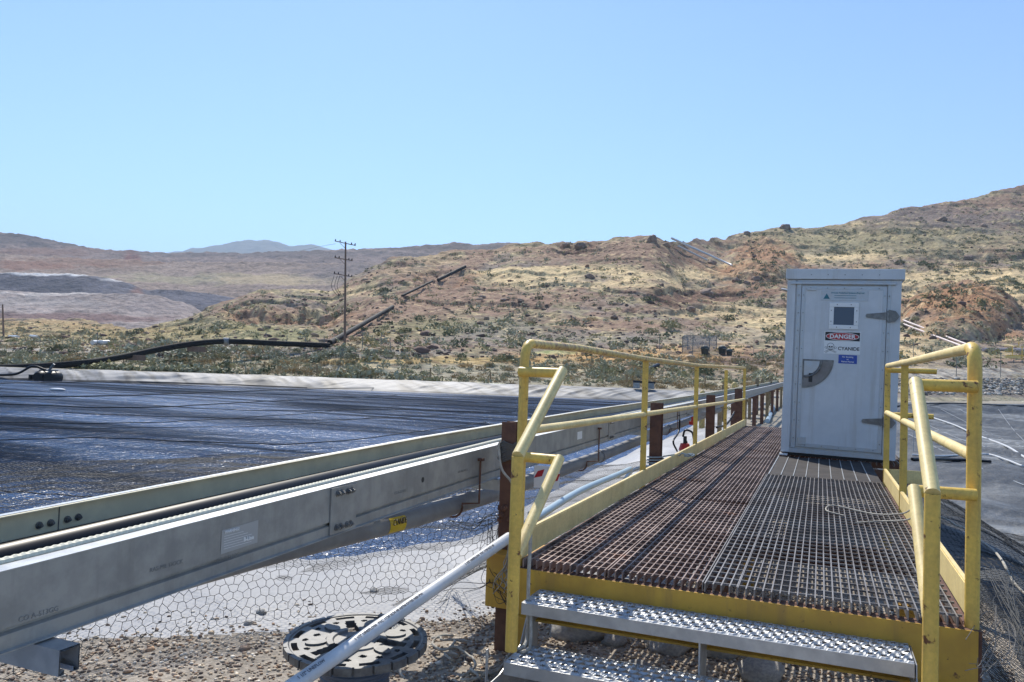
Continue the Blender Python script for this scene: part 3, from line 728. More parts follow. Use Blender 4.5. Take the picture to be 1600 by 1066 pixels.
angle_post(XRr, 6.4, .55, 1.68, hr); angle_post(XRr, YR - .01, .55, 1.69, hr, m_yellow)
MB().tube([(XRr, 6.38, 1.70 + .028), (XRr + .03, 6.38, 1.69), (XRr, 6.38, 1.665), (XRr - .03, 6.38, 1.69), (XRr, 6.38, 1.728)], .003, 6).build("wire_wrap", m_galv, hr)

# ------------------------------------------------------------------ raster plates (pierced sheet metal and plastic)
def raster_plate(fn_pos, mask, m, name, parent, n0, n1, wrap=False):
    """mask[i,j] keeps a cell; fn_pos(i,j)->(top,bottom) points; builds top, bottom and walls."""
    idx = {}; V = []; Fc = []
    def vid(i, j, k):
        if wrap: j = j % n1
        key = (i, j, k)
        if key not in idx:
            idx[key] = len(V); V.append(fn_pos(i, j)[k])
        return idx[key]
    def on(i, j):
        if wrap: j = j % n1
        if i < 0 or i >= n0 or j < 0 or j >= n1: return False
        return mask[i, j]
    for i in range(n0):
        for j in range(n1):
            if not mask[i, j]: continue
            Fc.append((vid(i, j, 0), vid(i + 1, j, 0), vid(i + 1, j + 1, 0), vid(i, j + 1, 0)))
            Fc.append((vid(i, j, 1), vid(i, j + 1, 1), vid(i + 1, j + 1, 1), vid(i + 1, j, 1)))
            for di, dj, a, b_ in ((-1, 0, (i, j), (i, j + 1)), (1, 0, (i + 1, j + 1), (i + 1, j)), (0, -1, (i + 1, j), (i, j)), (0, 1, (i, j + 1), (i + 1, j + 1))):
                if not on(i + di, j + dj):
                    Fc.append((vid(*a, 0), vid(*b_, 0), vid(*b_, 1), vid(*a, 1)))
    b = MB(); b.v = V; b.f = Fc
    return b.build(name, m, parent)
# ------------------------------------------------------------------ metal steps
stp = thing("metal_steps", (-.45, 3.1, 0), "two galvanised serrated grip treads forming steps up to the deck", "steps")
def tread(x0, x1, y0, y1, z):
    n0, n1 = 32, int((x1 - x0) / .0078)
    hp, rows = 6, 5
    mask = np.ones((n0, n1), bool); hgt = np.zeros((n0 + 1, n1 + 1))
    for r_ in range(rows):
        cy = 3.5 + r_ * 6.2
        for q in range(int(n1 / hp) + 1):
            cx = q * hp + (hp / 2 if r_ % 2 else 0) + 3
            for i in range(n0 + 1):
                if abs(i - cy) > 3.6: continue
                for j in range(max(0, int(cx - 4)), min(n1, int(cx + 5)) + 1):
                    d = math.hypot((i - cy) / 2.1, (j - cx) / 1.75)
                    if i < n0 and j < n1 and math.hypot((i + .5 - cy) / 2.0, (j + .5 - cx) / 1.7) < .95: mask[i, j] = False
                    if d < 1.7: hgt[i, j] = max(hgt[i, j], (.0075 + .003 * ((i + j) % 2)) * (1 - abs(d - 1.0) / .7) if abs(d - 1) < .7 else 0)
    fx = lambda i, j: ((x0 + (x1 - x0) * j / n1, y0 + (y1 - y0) * i / n0, z + hgt[i, min(j, n1)]), (x0 + (x1 - x0) * j / n1, y0 + (y1 - y0) * i / n0, z + hgt[i, min(j, n1)] - .003))
    o = raster_plate(fx, mask, m_galv, "tread", stp, n0, n1)
    b = MB(); b.bb(x0, x1, y0 - .004, y0, z - .05, z + .001); b.bb(x0, x1, y0, y0 + .02, z - .05, z - .047); b.bb(x0, x1, y1, y1 + .004, z - .05, z + .001)
    for xx in (x0, x1): b.bb(xx - .002, xx + .002, y0 - .003, y1, z - .05, z + .002)
    for k in range(1, 7):
        xx = x0 + (x1 - x0) * k / 7; b.bb(xx - .002, xx + .002, y0, y1, z - .03, z - .006)
    b.build("tread_edge", m_galv, o)
    return o
tread(-1.235, .342, 3.29, 3.525, .49)
tread(-1.22, .33, 3.06, 3.295, .305)
sg = MB()
for xx in (-1.243, .350):
    P_ = [(xx, 3.53, .485), (xx, 3.30, .485), (xx, 3.29, .44), (xx, 3.075, .30), (xx, 2.9, .26), (xx, 2.9, .0), (xx, 3.53, .0)]
    if xx < 0: P_ = [(xx, 3.53, .485), (xx, 3.42, .485), (xx, 3.30, .30), (xx, 3.06, .25), (xx, 2.93, .25), (xx, 2.93, .40), (xx, 2.91, .40), (xx, 2.91, .0), (xx, 3.53, .0)]
    sg.prism(P_, (.004, 0, 0))
sg.bb(-.45, -.443, 3.29, 3.5, 0, .44)
sg.build("stringer", m_galv, stp)

# ------------------------------------------------------------------ the cabinet
CY0, CX0, CX1, CZ0, CZ1 = 9.87, -.43, .815, .655, 2.87
CDp = 1.05
cabt = thing("instrument_cabinet", (0.2, CY0, ZD), "tall pale blue-grey metal cabinet with small window and danger sign on its door", "cabinet")
LEAN = -0.0
def cbx(name, x0, x1, z0, z1, y0, y1, m, parent=cabt, bev=.003):
    return MB().bbev(x0, x1, y0, y1, z0, z1, min(bev, abs(y1 - y0) * .4, abs(x1 - x0) * .4, abs(z1 - z0) * .4)).build(name, m, parent)
cbx("shell", CX0, CX1, CZ0, CZ1 - .12, CY0 + .02, CY0 + CDp, m_cab, bev=.01)
cbx("roof_cap", CX0 - .02, CX1 + .03, CZ1 - .125, CZ1, CY0 - .03, CY0 + CDp + .03, m_cab, bev=.008)
cbx("roof_drip_strip", CX0 + .04, CX1 - .06, CZ1 - .185, CZ1 - .155, CY0 - .03, CY0 + .019, m_cabtrim, bev=.004)
for a, b_ in ((CX0, CX0 + .095), (CX1 - .11, CX1)): cbx("corner_trim", a, b_, CZ0 + .005, CZ1 - .13, CY0 + .001, CY0 + .019, m_cab)
cbx("base_trim", CX0 + .09, CX1 - .1, CZ0 + .003, CZ0 + .055, CY0, CY0 + .019, m_cabtrim)
DX0, DX1, DZ0, DZ1 = -.262, .665, .735, 2.665
for args in ((DX0 - .055, DX0 - .006, DZ0 - .02, DZ1 + .05), (DX1 + .006, DX1 + .045, DZ0 - .02, DZ1 + .05)): cbx("door_frame", *args, CY0 - .003, CY0 + .019, m_cabtrim)
cbx("door_frame", DX0 - .055, DX1 + .045, DZ1 + .052, DZ1 + .075, CY0 - .003, CY0 + .019, m_cabtrim)
door = cbx("door", DX0, DX1, DZ0, DZ1, CY0 - .018, CY0 + .018, m_cab)
tr_ = .045
for x0, x1, z0, z1 in ((DX0 + .003, DX0 + tr_, DZ0 + .003, DZ1 - .003), (DX1 - tr_, DX1 - .003, DZ0 + .003, DZ1 - .003), (DX0 + tr_ + .001, DX1 - tr_ - .001, DZ1 - tr_, DZ1 - .003), (DX0 + tr_ + .001, DX1 - tr_ - .001, DZ0 + .003, DZ0 + tr_)):
    cbx("door_edge_strip", x0, x1, z0, z1, CY0 - .021, CY0 - .0185, m_cabtrim, door, .001)
rv = MB()
for k in range(9):
    for xx in (DX0 + .022, DX1 - .022, DX0 - .03, DX1 + .026):
        rv.cyl((xx, CY0 - .027, DZ0 + .1 + k * .215), (xx, CY0 - .004, DZ0 + .1 + k * .215), .006, 8)
for k in range(5):
    for zz in (DZ1 - .024, DZ0 + .024, CZ1 - .07): rv.cyl((DX0 + .1 + k * .185, CY0 - .033, zz), (DX0 + .1 + k * .185, CY0 - .01, zz), .006, 8)
rv.build("rivet", m_steel, cabt)
yf = CY0 - .018
# window
wf = MB()
WX0, WX1, WZ0, WZ1 = .052, .372, 2.155, 2.468
for a in ((WX0, WX1, WZ1 - .05, WZ1), (WX0, WX1, WZ0, WZ0 + .05), (WX0, WX0 + .05, WZ0 + .051, WZ1 - .051), (WX1 - .05, WX1, WZ0 + .051, WZ1 - .051)):
    wf.bbev(a[0], a[1], yf - .014, yf - .001, a[2], a[3], .003)
wfo = wf.build("window_frame", m_white, door)
MB().bb(WX0 + .04, WX1 - .04, yf - .006, yf - .002, WZ0 + .04, WZ1 - .04).build("window_glass", m_glass, wfo)
ws = MB()
for k in range(2):
    for zz in (WZ0 + .022, WZ1 - .022): ws.cyl((WX0 + .085 + k * .15, yf - .017, zz), (WX0 + .085 + k * .15, yf - .01, zz), .006, 8)
    for xx in (WX0 + .022, WX1 - .022): ws.cyl((xx, yf - .017, WZ0 + .09 + k * .13), (xx, yf - .01, WZ0 + .09 + k * .13), .006, 8)
ws.build("frame_screw", m_steel, wfo)
# danger sign
def flat(x0, x1, z0, z1, m, name, parent, y=yf, d=.002): return MB().bb(x0, x1, y - d, y, z0, z1).build(name, m, parent)
sgn = flat(.008, .402, 1.862, 2.128, m_white, "danger_sign", door, yf - .0005)
flat(.018, .394, 2.018, 2.120, m_blk, "sign_panel", sgn, yf - .003, .0008)
def disc(cx, cz, rx, rz, m, name, parent, y, n=40):
    return MB().prism([(cx + rx * math.cos(t), y, cz + rz * math.sin(t)) for t in np.linspace(0, 2 * math.pi, n, endpoint=False)], (0, -.0008, 0)).build(name, m, parent)
disc(.206, 2.069, .182, .048, m_white, "sign_oval_border", sgn, yf - .0042)
disc(.206, 2.069, .174, .042, m_redsign, "sign_oval", sgn, yf - .0052)
XD, ZD_ = (1, 0, 0), (0, 0, 1)
text("DANGER", .066, m_white, (.206, yf - .0066, 2.0665), XD, ZD_, sgn, bold=.0022, sx=1.05)
text("CYANIDE", .056, m_blk, (.278, yf - .003, 1.925), XD, ZD_, sgn, bold=.0012, sx=.98)
# plain skull and crossed bones
sk_ = MB(); cx, cz, y_ = .082, 1.945, yf - .003
ring = lambda r1, r2, rz, cxx, czz, a0=0, a1=2 * math.pi, n=30: [sk_.add([(cxx + r1 * math.cos(t), y_, czz + rz * r1 * math.sin(t)), (cxx + r2 * math.cos(t), y_, czz + rz * r2 * math.sin(t)),
        (cxx + r2 * math.cos(t2), y_, czz + rz * r2 * math.sin(t2)), (cxx + r1 * math.cos(t2), y_, czz + rz * r1 * math.sin(t2))], [(0, 1, 2, 3)]) for t, t2 in zip(np.linspace(a0, a1, n)[:-1], np.linspace(a0, a1, n)[1:])]
ring(.034, .0385, 1.0, cx, cz + .006, -.5, math.pi + .5)
for sx_ in (-1, 1):
    ring(.0, .0105, .9, cx + sx_ * .0135, cz - .002)
    ring(.010, .0135, .8, cx + sx_ * .052, cz - .010); ring(.010, .0135, .8, cx + sx_ * .050, cz - .062)
    a = np.array([cx - sx_ * .046, cz - .018]); b_ = np.array([cx + sx_ * .044, cz - .058]); d_ = (b_ - a) / np.linalg.norm(b_ - a); nn = np.array([-d_[1], d_[0]])
    for off in (-.006, .006):
        q = [a + nn * (off - .0016), b_ + nn * (off - .0016), b_ + nn * (off + .0016), a + nn * (off + .0016)]
        sk_.add([(p[0], y_ - .0004 * sx_, p[1]) for p in q], [(0, 1, 2, 3)])
sk_.add([(cx - .004, y_, cz - .016), (cx + .004, y_, cz - .016), (cx, y_, cz - .006)], [(0, 1, 2)])
for k in range(-2, 3): sk_.add([(cx + k * .007 - .0012, y_, cz - .038), (cx + k * .007 + .0012, y_, cz - .038), (cx + k * .007 + .0012, y_, cz - .024), (cx + k * .007 - .0012, y_, cz - .024)], [(0, 1, 2, 3)])
ring(.018, .021, .9, cx, cz - .026, math.pi, 2 * math.pi, 14)
sk_.build("skull_emblem", m_blk, sgn)
# blue notice
bn = flat(.172, .372, 1.752, 1.853, m_blue, "blue_notice", door, yf - .0005)
for k, s_ in enumerate(("No Smoking", "or", "Naked Flames")): text(s_, .024, m_white, (.272, yf - .0035, 1.830 - k * .028), XD, ZD_, bn, bold=.0004)
# maker's plate
lp = MB().bbev(-.045, .468, yf - .0035, yf - .0005, 2.492, 2.612, .001).build("maker_plate", m_cabtrim, door)
MB().prism([(-.02, yf - .004, 2.512), (.052, yf - .004, 2.512), (.016, yf - .004, 2.578)], (0, -.0008, 0)).build("triangle_logo", m_teal, lp)
text("Process Analytical Systems (Pty) Ltd", .0245, m_teal, (.245, yf - .005, 2.585), XD, ZD_, lp, bold=.0008)
for zz in (2.553, 2.526): MB().bb(.10, .34, yf - .0045, yf - .0038, zz - .003, zz + .003).build("print_line", m_teal, lp)
# quarter-round handle recess
hx, hz = -.222, 1.785
def quarter(r, y0, d, m, name, parent, a0=1.5 * math.pi, a1=2 * math.pi, cxx=None, czz=None):
    cxx = hx if cxx is None else cxx; czz = hz if czz is None else czz
    pts = [(cxx, y0, czz)] + [(cxx + r * math.cos(t), y0, czz + r * math.sin(t)) for t in np.linspace(a1, a0, 20)]
    return MB().prism(pts, (0, d, 0)).build(name, m, parent)
hd = quarter(.345, yf - .0005, -.008, m_steel, "door_handle", door)
quarter(.30, yf - .0095, -.003, m_grate2, "handle_recess", hd, cxx=hx + .02, czz=hz - .02)
MB().tube([(hx + .02 + .19 * math.cos(t), yf - .018, hz - .02 + .19 * math.sin(t)) for t in np.linspace(1.5 * math.pi, 2 * math.pi, 12)], .011, 8).build("grab_bar", m_steel, hd)
quarter(.17, yf - .0126, -.004, m_cabtrim, "handle_plate", hd, cxx=hx + .02, czz=hz - .02)
MB().bb(hx + .075, hx + .115, yf - .020, yf - .0128, hz - .27, hz - .165).build("key_slot", m_blk, hd)
# hinges
for zz in (2.322, 1.095):
    h = MB(); x0, x1 = .455, .675
    h.prism([(x0, yf - .001, zz + .022), (x0 - .01, yf - .001, zz), (x0, yf - .001, zz - .022), (x1, yf - .001, zz - .045), (x1, yf - .001, zz + .045)], (0, -.010, 0))
    h.prism([(x1 + .012, yf - .001, zz + .075), (x1 + .012, yf - .001, zz - .075), (x1 + .085, yf - .001, zz - .06), (x1 + .13, yf - .001, zz), (x1 + .085, yf - .001, zz + .06)], (0, -.014, 0))
    h.cyl((x1 + .006, yf - .016, zz - .06), (x1 + .006, yf - .016, zz + .06), .014, 10)
    for xx in (x0 + .02, x1 - .04, x1 + .07): h.cyl((xx, yf - .02, zz), (xx, yf - .009, zz), .010, 8)
    h.build("door_hinge", m_steel, cabt)
cbx("lower_latch", DX0 + .02, DX0 + .11, DZ0 + .03, DZ0 + .12, CY0 - .035, CY0 - .0185, m_cabtrim, door)
cbx("upper_latch", DX0 + .06, DX0 + .16, DZ1 - .055, DZ1 - .02, CY0 - .033, CY0 - .0185, m_cabtrim, door)
MB().bbev(CX0 + .05, CX1 - .05, CY0 + .05, CY0 + .15, ZD, CZ0 + .01).bbev(CX0 + .05, CX1 - .05, CY0 + .8, CY0 + .9, ZD, CZ0 + .01).build("skid", m_blk, cabt)
MB().bb(CX0 - .01, CX0 + .08, CY0 - .05, CY0 + .03, ZD + .001, ZD + .02).build("foot_plate", m_white, cabt)

cabt.rotation_euler = (0, .019, 0); cabt.location.x -= .012
# ------------------------------------------------------------------ cable tray
XT, XB = -1.75, -2.33
tz = lambda y: float(np.interp(y, [-2, 1.2, 2.45, 4.3, 8, 15, 20, 30, 41, 50], [.98, 1.03, 1.06, 1.10, 1.14, 1.17, 1.21, 1.29, 1.40, 1.5]))
tp = lambda x, dz=0.0, ya=-1.5, yb_=46, dx=lambda y: 0.0: [(x + dx(y), y, tz(y) + dz) for y in np.concatenate([np.linspace(ya, 8, 24), np.linspace(8.6, yb_, 34)])]
tray = thing("cable_tray", (-2.04, 1.2, .85), "long galvanised ladder cable tray running beside the deck above the pond edge", "cable tray")
H = .19
near_prof = [(0, 0), (-.048, 0), (-.048, -.003), (-.003, -.003), (-.003, -H + .058), (-.016, -H + .054), (-.016, -H + .042), (-.003, -H + .038), (-.003, -H + .003), (-.034, -H + .003), (-.034, -H), (.010, -H), (.010, -H + .003), (0, -H + .006), (0, -H + .040), (-.013, -H + .0445), (-.013, -H + .0515), (0, -H + .056)]
nr_ = MB().sweep(tp(XT), near_prof).build("near_side_rail", m_tray, tray)
far_prof = [(0, 0), (.034, 0), (.034, -.003), (.003, -.003), (.003, -H + .003), (.034, -H + .003), (.034, -H), (0, -H)]
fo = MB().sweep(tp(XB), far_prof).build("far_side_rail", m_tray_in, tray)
cp = MB().sweep(tp(XT, .0014), [(.001, -.002), (.001, .0005), (-.051, .0005), (-.051, -.002)]).build("top_flange", m_galv, nr_)
MB().sweep(tp(XB, .0014), [(-.001, -.002), (-.001, .0005), (.022, .0005), (.022, -.002)]).build("top_flange", m_galv, fo)
rg = MB(); y = -1.4
while y < 44: rg.bb(XB + .004, XT - .004, y - .02, y + .02, tz(y) - H + .004, tz(y) - H + .03); y += .3
rg.build("rung", m_tray, tray)
def bolt(b, p, ax, r=.009, l=.012):
    p = np.array(p, float); b.cyl(p, p + np.array(ax) * l * .25, r * 1.5, 12); b.cyl(p + np.array(ax) * l * .2, p + np.array(ax) * l, r, 6); b.cyl(p + np.array(ax) * l, p + np.array(ax) * l * 1.5, r * .5, 8)
for yy, w in ((2.52, .17), (6.7, .2), (11, .2)):
    sp = MB().bb(XT + .001, XT + .006, yy - .005, yy + w, tz(yy) - H + .006, tz(yy) - .004)
    spo = sp.build("splice_plate", m_tray, nr_)
    bb_ = MB()
    for dy in (.035, .062, .105, .13):
        for dz in (-.028, -H + .03): bolt(bb_, (XT + .006, yy + dy, tz(yy) + dz), (1, 0, 0))
    bb_.build("bolt", m_steel, spo)
fb = MB()
for yy in (1.5, 1.54, 1.6, 1.64): bolt(fb, (XB + .004, yy + .25, tz(yy) - .05), (1, 0, 0), .008)
fb.bb(XB + .0035, XB + .005, 1.818, 1.821, tz(1.8) - H + .01, tz(1.8) - .006)
fb.build("bolt", m_steel, fo)
MB().cyl((XT + .0, 3.26, tz(3.26) - .075), (XT + .001, 3.26, tz(3.26) - .075), .013, 14).build("bolt_hole", m_blk, nr_)
# warning sticker on the tray
y0_, y1_ = atX(346, 845, XT + .002)[1], atX(403, 832, XT + .002)[1]
zt_ = tz(2.05)
m_stick = mat("silvery_sticker", (0.42, 0.43, 0.44), 0.35, .3)
sk2 = MB().add([(XT + .0015, y0_, zt_ - .125), (XT + .0015, y1_, zt_ - .120), (XT + .0015, y1_, zt_ - .045), (XT + .0015, y0_, zt_ - .050)], [(0, 1, 2, 3)]).build("warning_sticker", m_stick, nr_)
ty = (y0_ + y1_) / 2
TX, TU = (0, 1, 0.0), (0, 0, 1)
text("WARNING!", .013, m_white, (XT + .003, y0_ + .045, zt_ - .058), TX, TU, sk2, bold=.0004)
text("B-Line", .019, m_white, (XT + .003, y1_ - .045, zt_ - .098), TX, TU, sk2, bold=.0006)
for k in range(6): MB().bb(XT + .0016, XT + .0022, y0_ + .012, y0_ + .10 + .02 * (k % 3), zt_ - .0712 - k * .008, zt_ - .070 - k * .008).build("print_line", m_white, sk2)
m_stamp = mat("faded_ink_stamp", (0.22, 0.22, 0.21), .6)
for s_, yy, zz in (("CO A-513GG", 1.33, -.125), ("RAS-MIL DOCK", 1.72, -.105), ("CO A-513GG", 2.0 - .03, -.14), ("CO A-513GG", 3.05, -.10), ("RAS-MIL DOCK", 3.7, -.09)):
    text(s_, .018, m_stamp, (XT + .0012, yy, tz(yy) + zz), TX, TU, nr_, name="ink_stamp", depth=.0002)
for yy in (5.75, 9.1):
    MB().add([(XT + .0015, yy, tz(yy) - .10), (XT + .0015, yy + .13, tz(yy) - .10), (XT + .0015, yy + .13, tz(yy) - .04), (XT + .0015, yy, tz(yy) - .04)], [(0, 1, 2, 3)]).build("white_sticker", m_white, nr_)
# strut that carries the tray in the foreground
def strut(y, x0, x1, parent):
    t, w, h = .004, .055, .062
    zc = tz(y) - H - .004
    b = MB()
    prof = [(0, 0), (w, 0), (w, -h), (w * .72, -h), (w * .72, -h + .012), (w - t, -h + t), (w - t, -t), (t, -t), (t, -h + t), (w * .28, -h + .012), (w * .28, -h), (0, -h)]
    n = len(prof); V = [(x0, y + a, zc + c_) for a, c_ in prof] + [(x1, y + a, zc + c_) for a, c_ in prof]
    b.add(V, [(i, (i + 1) % n, n + (i + 1) % n, n + i) for i in range(n)])
    return b.build("support_strut", m_galv, parent)
strut(1.32, -2.5, -1.66, tray); strut(4.12, -2.5, -1.62, tray); strut(8.2, -2.5, -1.62, tray); strut(12.6, -2.5, -1.62, tray)
# what lies in the tray
def wob(a, s_, sd): return lambda y: a * (vnoise(np.array(y * s_ + sd), np.array(0.5), 77) * 2 - 1)
zb_ = -H + .03
tag(MB().tube(tp(XB + .062, zb_ + .040, dx=wob(.012, .5, 3)), .050, 16).build("black_hose", m_black, None, True), "thick black plastic pipe lying in the cable tray against its far rail", "pipe")
def flex(name, x, dz, r, m, sd, label, yb_=30):
    P_ = []
    ys_ = np.arange(-1.5, 9.0, .0105); 
    f_ = wob(.012, .7, sd); g_ = wob(.006, 1.1, sd + 9)
    path = [(x + f_(y), y, tz(y) + dz + g_(y)) for y in ys_]; rr = [r * (1 + .10 * math.cos(math.pi * i)) for i in range(len(ys_))]
    ys2 = np.linspace(9.1, yb_, 60); path += [(x + f_(y), y, tz(y) + dz + g_(y)) for y in ys2]; rr += [r] * 60
    return tag(MB().tube(path, rr, 9).build(name, m, None), label, "conduit")
flex("flexible_conduit", XT - .105, -.030, .0125, m_flex, 2, "grey ribbed flexible conduit lying in the cable tray beside the near rail")
flex("flexible_conduit", XT - .066, .0, .0115, m_flexy, 5, "pale cream ribbed conduit lying right against the near rail of the cable tray", 12)
tag(MB().tube(tp(XT - .20, zb_ + .03, dx=wob(.015, .8, 12)), .022, 10).build("power_cable", m_black, None, True), "thin black cable lying in the middle of the cable tray", "cable")
tag(MB().tube(tp(XT - .20, zb_ + .012, dx=wob(.03, .6, 17)), .012, 8).build("power_cable", m_black, None, True), "thin black cable low in the cable tray next to the black pipe", "cable")

# grey pipe hung under the tray
gp = thing("grey_pipe", (-1.95, 3, .75), "weathered grey plastic pipe slung below the cable tray with a yellow cyanide tag", "pipe")
gx = -1.9; gz = lambda y: float(np.interp(y, [-1, 1.2, 2.16, 2.4, 3.4, 4.57, 6.95, 9.8, 12.2, 18], [.87, .86, .84, .83, .778, .756, .764, .81, .84, .9]))
MB().tube([(gx, y, gz(y)) for y in np.linspace(1.43, 16, 50)], .052, 18).build("pipe_run", m_gpipe, gp, True)
def coupling(y): 
    MB().tube([(gx, y - .05, gz(y - .05)), (gx, y + .05, gz(y + .05))], .060, 18).build("coupling", m_gpipe, gp, True)
coupling(7.0); coupling(10.4)
tgp = MB(); n = 8
ya_, yb2 = atX(610, 815, gx + .05)[1], atX(635, 812, gx + .05)[1]
for i in range(n):
    a0, a1 = [math.radians(-42 + 84 * k / n) for k in (i, i + 1)]
    tgp.add([(gx + .0532 * math.cos(a0), ya_, gz(ya_) + .0532 * math.sin(a0)), (gx + .0532 * math.cos(a0), yb2, gz(yb2) + .0532 * math.sin(a0)),
             (gx + .0532 * math.cos(a1), yb2, gz(yb2) + .0532 * math.sin(a1)), (gx + .0532 * math.cos(a1), ya_, gz(ya_) + .0532 * math.sin(a1))], [(0, 1, 2, 3)])
to = tgp.build("cyanide_tag", m_tag, gp)
text("CYANIDE", .042, m_blk, (gx + .0595, (ya_ + yb2) / 2, gz(3) + .004), (0, 1, -.03), (0, 0, 1), to, bold=.0003, sx=(yb2 - ya_) / .215)
def hanger(y):
    b = MB(); b.tube([(XT + .012, y, tz(y) - .06), (XT + .012, y, gz(y) + .03)] + [(gx + .062 * math.cos(t), y, gz(y) + .062 * math.sin(t)) for t in np.linspace(.3, -3.6, 12)], .006, 8)
    b.bb(XT + .002, XT + .03, y - .015, y + .015, tz(y) - .06, tz(y) - .045)
    return b.build("pipe_hanger", m_rust, gp)
hanger(6.35); hanger(10.2); hanger(3.9)

# ------------------------------------------------------------------ rusty posts
def hpost(x, y, z1, label, r=.055):
    t = thing("steel_post", (x, y, -.4), label, "post", "rusty steel posts carrying the cable tray")
    b = MB(); b.bb(x - r, x + r, y - r, y - r + .008, -.6, z1); b.bb(x - r, x + r, y + r - .008, y + r, -.6, z1); b.bb(x - .004, x + .004, y - r + .008, y + r - .008, -.6, z1)
    b.build("h_section", m_rust, t); return t
PX_ = -1.60
p1 = hpost(PX_, 4.0, 1.25, "nearest dark rusty steel post, wrapped in rope beside the left corner of the deck", .042)
hpost(PX_, 8.1, 1.245, "second dark rusty steel post between the tray and the deck, rope around its foot", .058)
hpost(PX_, 12.35, 1.255, "third dark rusty steel post between the tray and the deck", .062)
hpost(PX_, 16.7, 1.31, "farthest dark rusty steel post at the end of the left handrail", .07)
cl = MB()
for k in range(26):
    a = k * 1.3; z = .70 + .10 * (k / 26) + rng.uniform(-.01, .01)
    cl.add(*[(lambda v, f: (v * rng.uniform(.012, .022) + np.array([PX_ + .05 * math.cos(a), 4.0 + .05 * math.sin(a), z]), f.tolist()))(*ico(1))][0])
tag(cl.build("corroded_clamp", m_rust), "lumpy corroded clamp around the nearest rusty post", "clamp")


# ================================================================== small things around the deck
def gz1(x, y): return float(ground_z(np.array([float(x)]), np.array([float(y)]))[0][0])
_T = 0.8 * 1.012 ** np.arange(450)
def at_ground(px, py, lift=0.0):
    r = ray(px, py); r = r / np.linalg.norm(r)
    P = EYE + r * _T[:, None]; h = P[:, 2] - ground_z(P[:, 0], P[:, 1])[0]
    i = int(np.argmax(h <= 0)) if (h <= 0).any() else len(_T) - 1
    i = max(i, 1); t = _T[i - 1] + (_T[i] - _T[i - 1]) * float(np.clip(h[i - 1] / (h[i - 1] - h[i] + 1e-9), 0, 1))
    p = EYE + r * t; p[2] += lift; return p
def smooth_path(P, n=8):
    P = [np.array(p, float) for p in P]; Q = [2 * P[0] - P[1]] + P + [2 * P[-1] - P[-2]]; out = []
    for i in range(1, len(Q) - 2):
        for k in range(n):
            t = k / n; a, b_, c, d = Q[i - 1], Q[i], Q[i + 1], Q[i + 2]
            out.append(.5 * ((2 * b_) + (-a + c) * t + (2 * a - 5 * b_ + 4 * c - d) * t * t + (-a + 3 * b_ - 3 * c + d) * t ** 3))
    out.append(P[-1]); return out
def rope_tube(P, r, n=8, m=None, name="rope", parent=None):
    return MB().tube(P, r, n).build(name, m or m_rope, parent, True)

# ---- white pvc pipe lying from the ground at the front left up to the deck corner, hose beyond it
pa, pb = atD(440, 1084, 2.42), atD(795, 840, 3.80)
pvc = thing("pvc_pipe", pa, "white plastic pipe printed with small text, leaning diagonally over the black cable reel", "pipe")
MB().tube([pa, pb], .0255, 20).build("pipe_run", m_pvc, pvc, True)
dpv = (pb - pa) / np.linalg.norm(pb - pa); vdir = EYE - (pa + pb) / 2; vdir /= np.linalg.norm(vdir)
upv = vdir - dpv * (vdir @ dpv); upv /= np.linalg.norm(upv); sid = np.cross(upv, dpv)
m_ink = mat("grey_ink", (0.12, 0.12, 0.13), .6)
for tt, s_ in ((.36, '1 1/2" UNEFLOW  PVC 1120 SCH 40 ASTM D1785 NSF-PW'), (.80, '1 1/2" UNEFLOW  PVC 1120 SCH 40'), (.08, '1 1/2" UNEFLOW')):
    ut = upv * .9 + sid * .42; ut /= np.linalg.norm(ut)
    c = pa + (pb - pa) * tt + ut * .0261
    text(s_, .017, m_ink, c, dpv, np.cross(ut, dpv), pvc, bold=.0002, depth=.0003)
hoseP = smooth_path([atX(800, 838, XL - .10), atX(830, 815, XL - .10), atX(905, 768, XL - .12), atX(965, 742, XL - .13), atX(985, 733, XL - .14)])
tag(MB().tube(hoseP, .022, 12).build("blue_grey_pipe", m_hose, None, True), "straight blue-grey pipe lying along the outside of the left kick plate", "pipe")
hoseQ = smooth_path([atX(975, 752, XL - .2), atX(985, 738, XL - .22), atX(1000, 731, XL - .28), atX(1025, 727, XL - .2), atX(1060, 712, XL - .1), atX(1090, 697, XL - .08), atX(1110, 688, XL - .06)])
tag(MB().tube(hoseQ, .016, 10).build("light_blue_hose", m_hose, None, True), "light blue hose curving up beside the second left handrail post", "hose")
# bluish hose on the dark slope behind the cabinet
hb = smooth_path([at_ground(1199, 662, .08), at_ground(1204, 650, .08), at_ground(1208, 640, .08), at_ground(1205, 632, .06)])
tag(MB().tube(hb, .075, 10).build("pale_hose", m_hose, None, True), "pale hose curving over the dark liner just left of the cabinet", "hose")

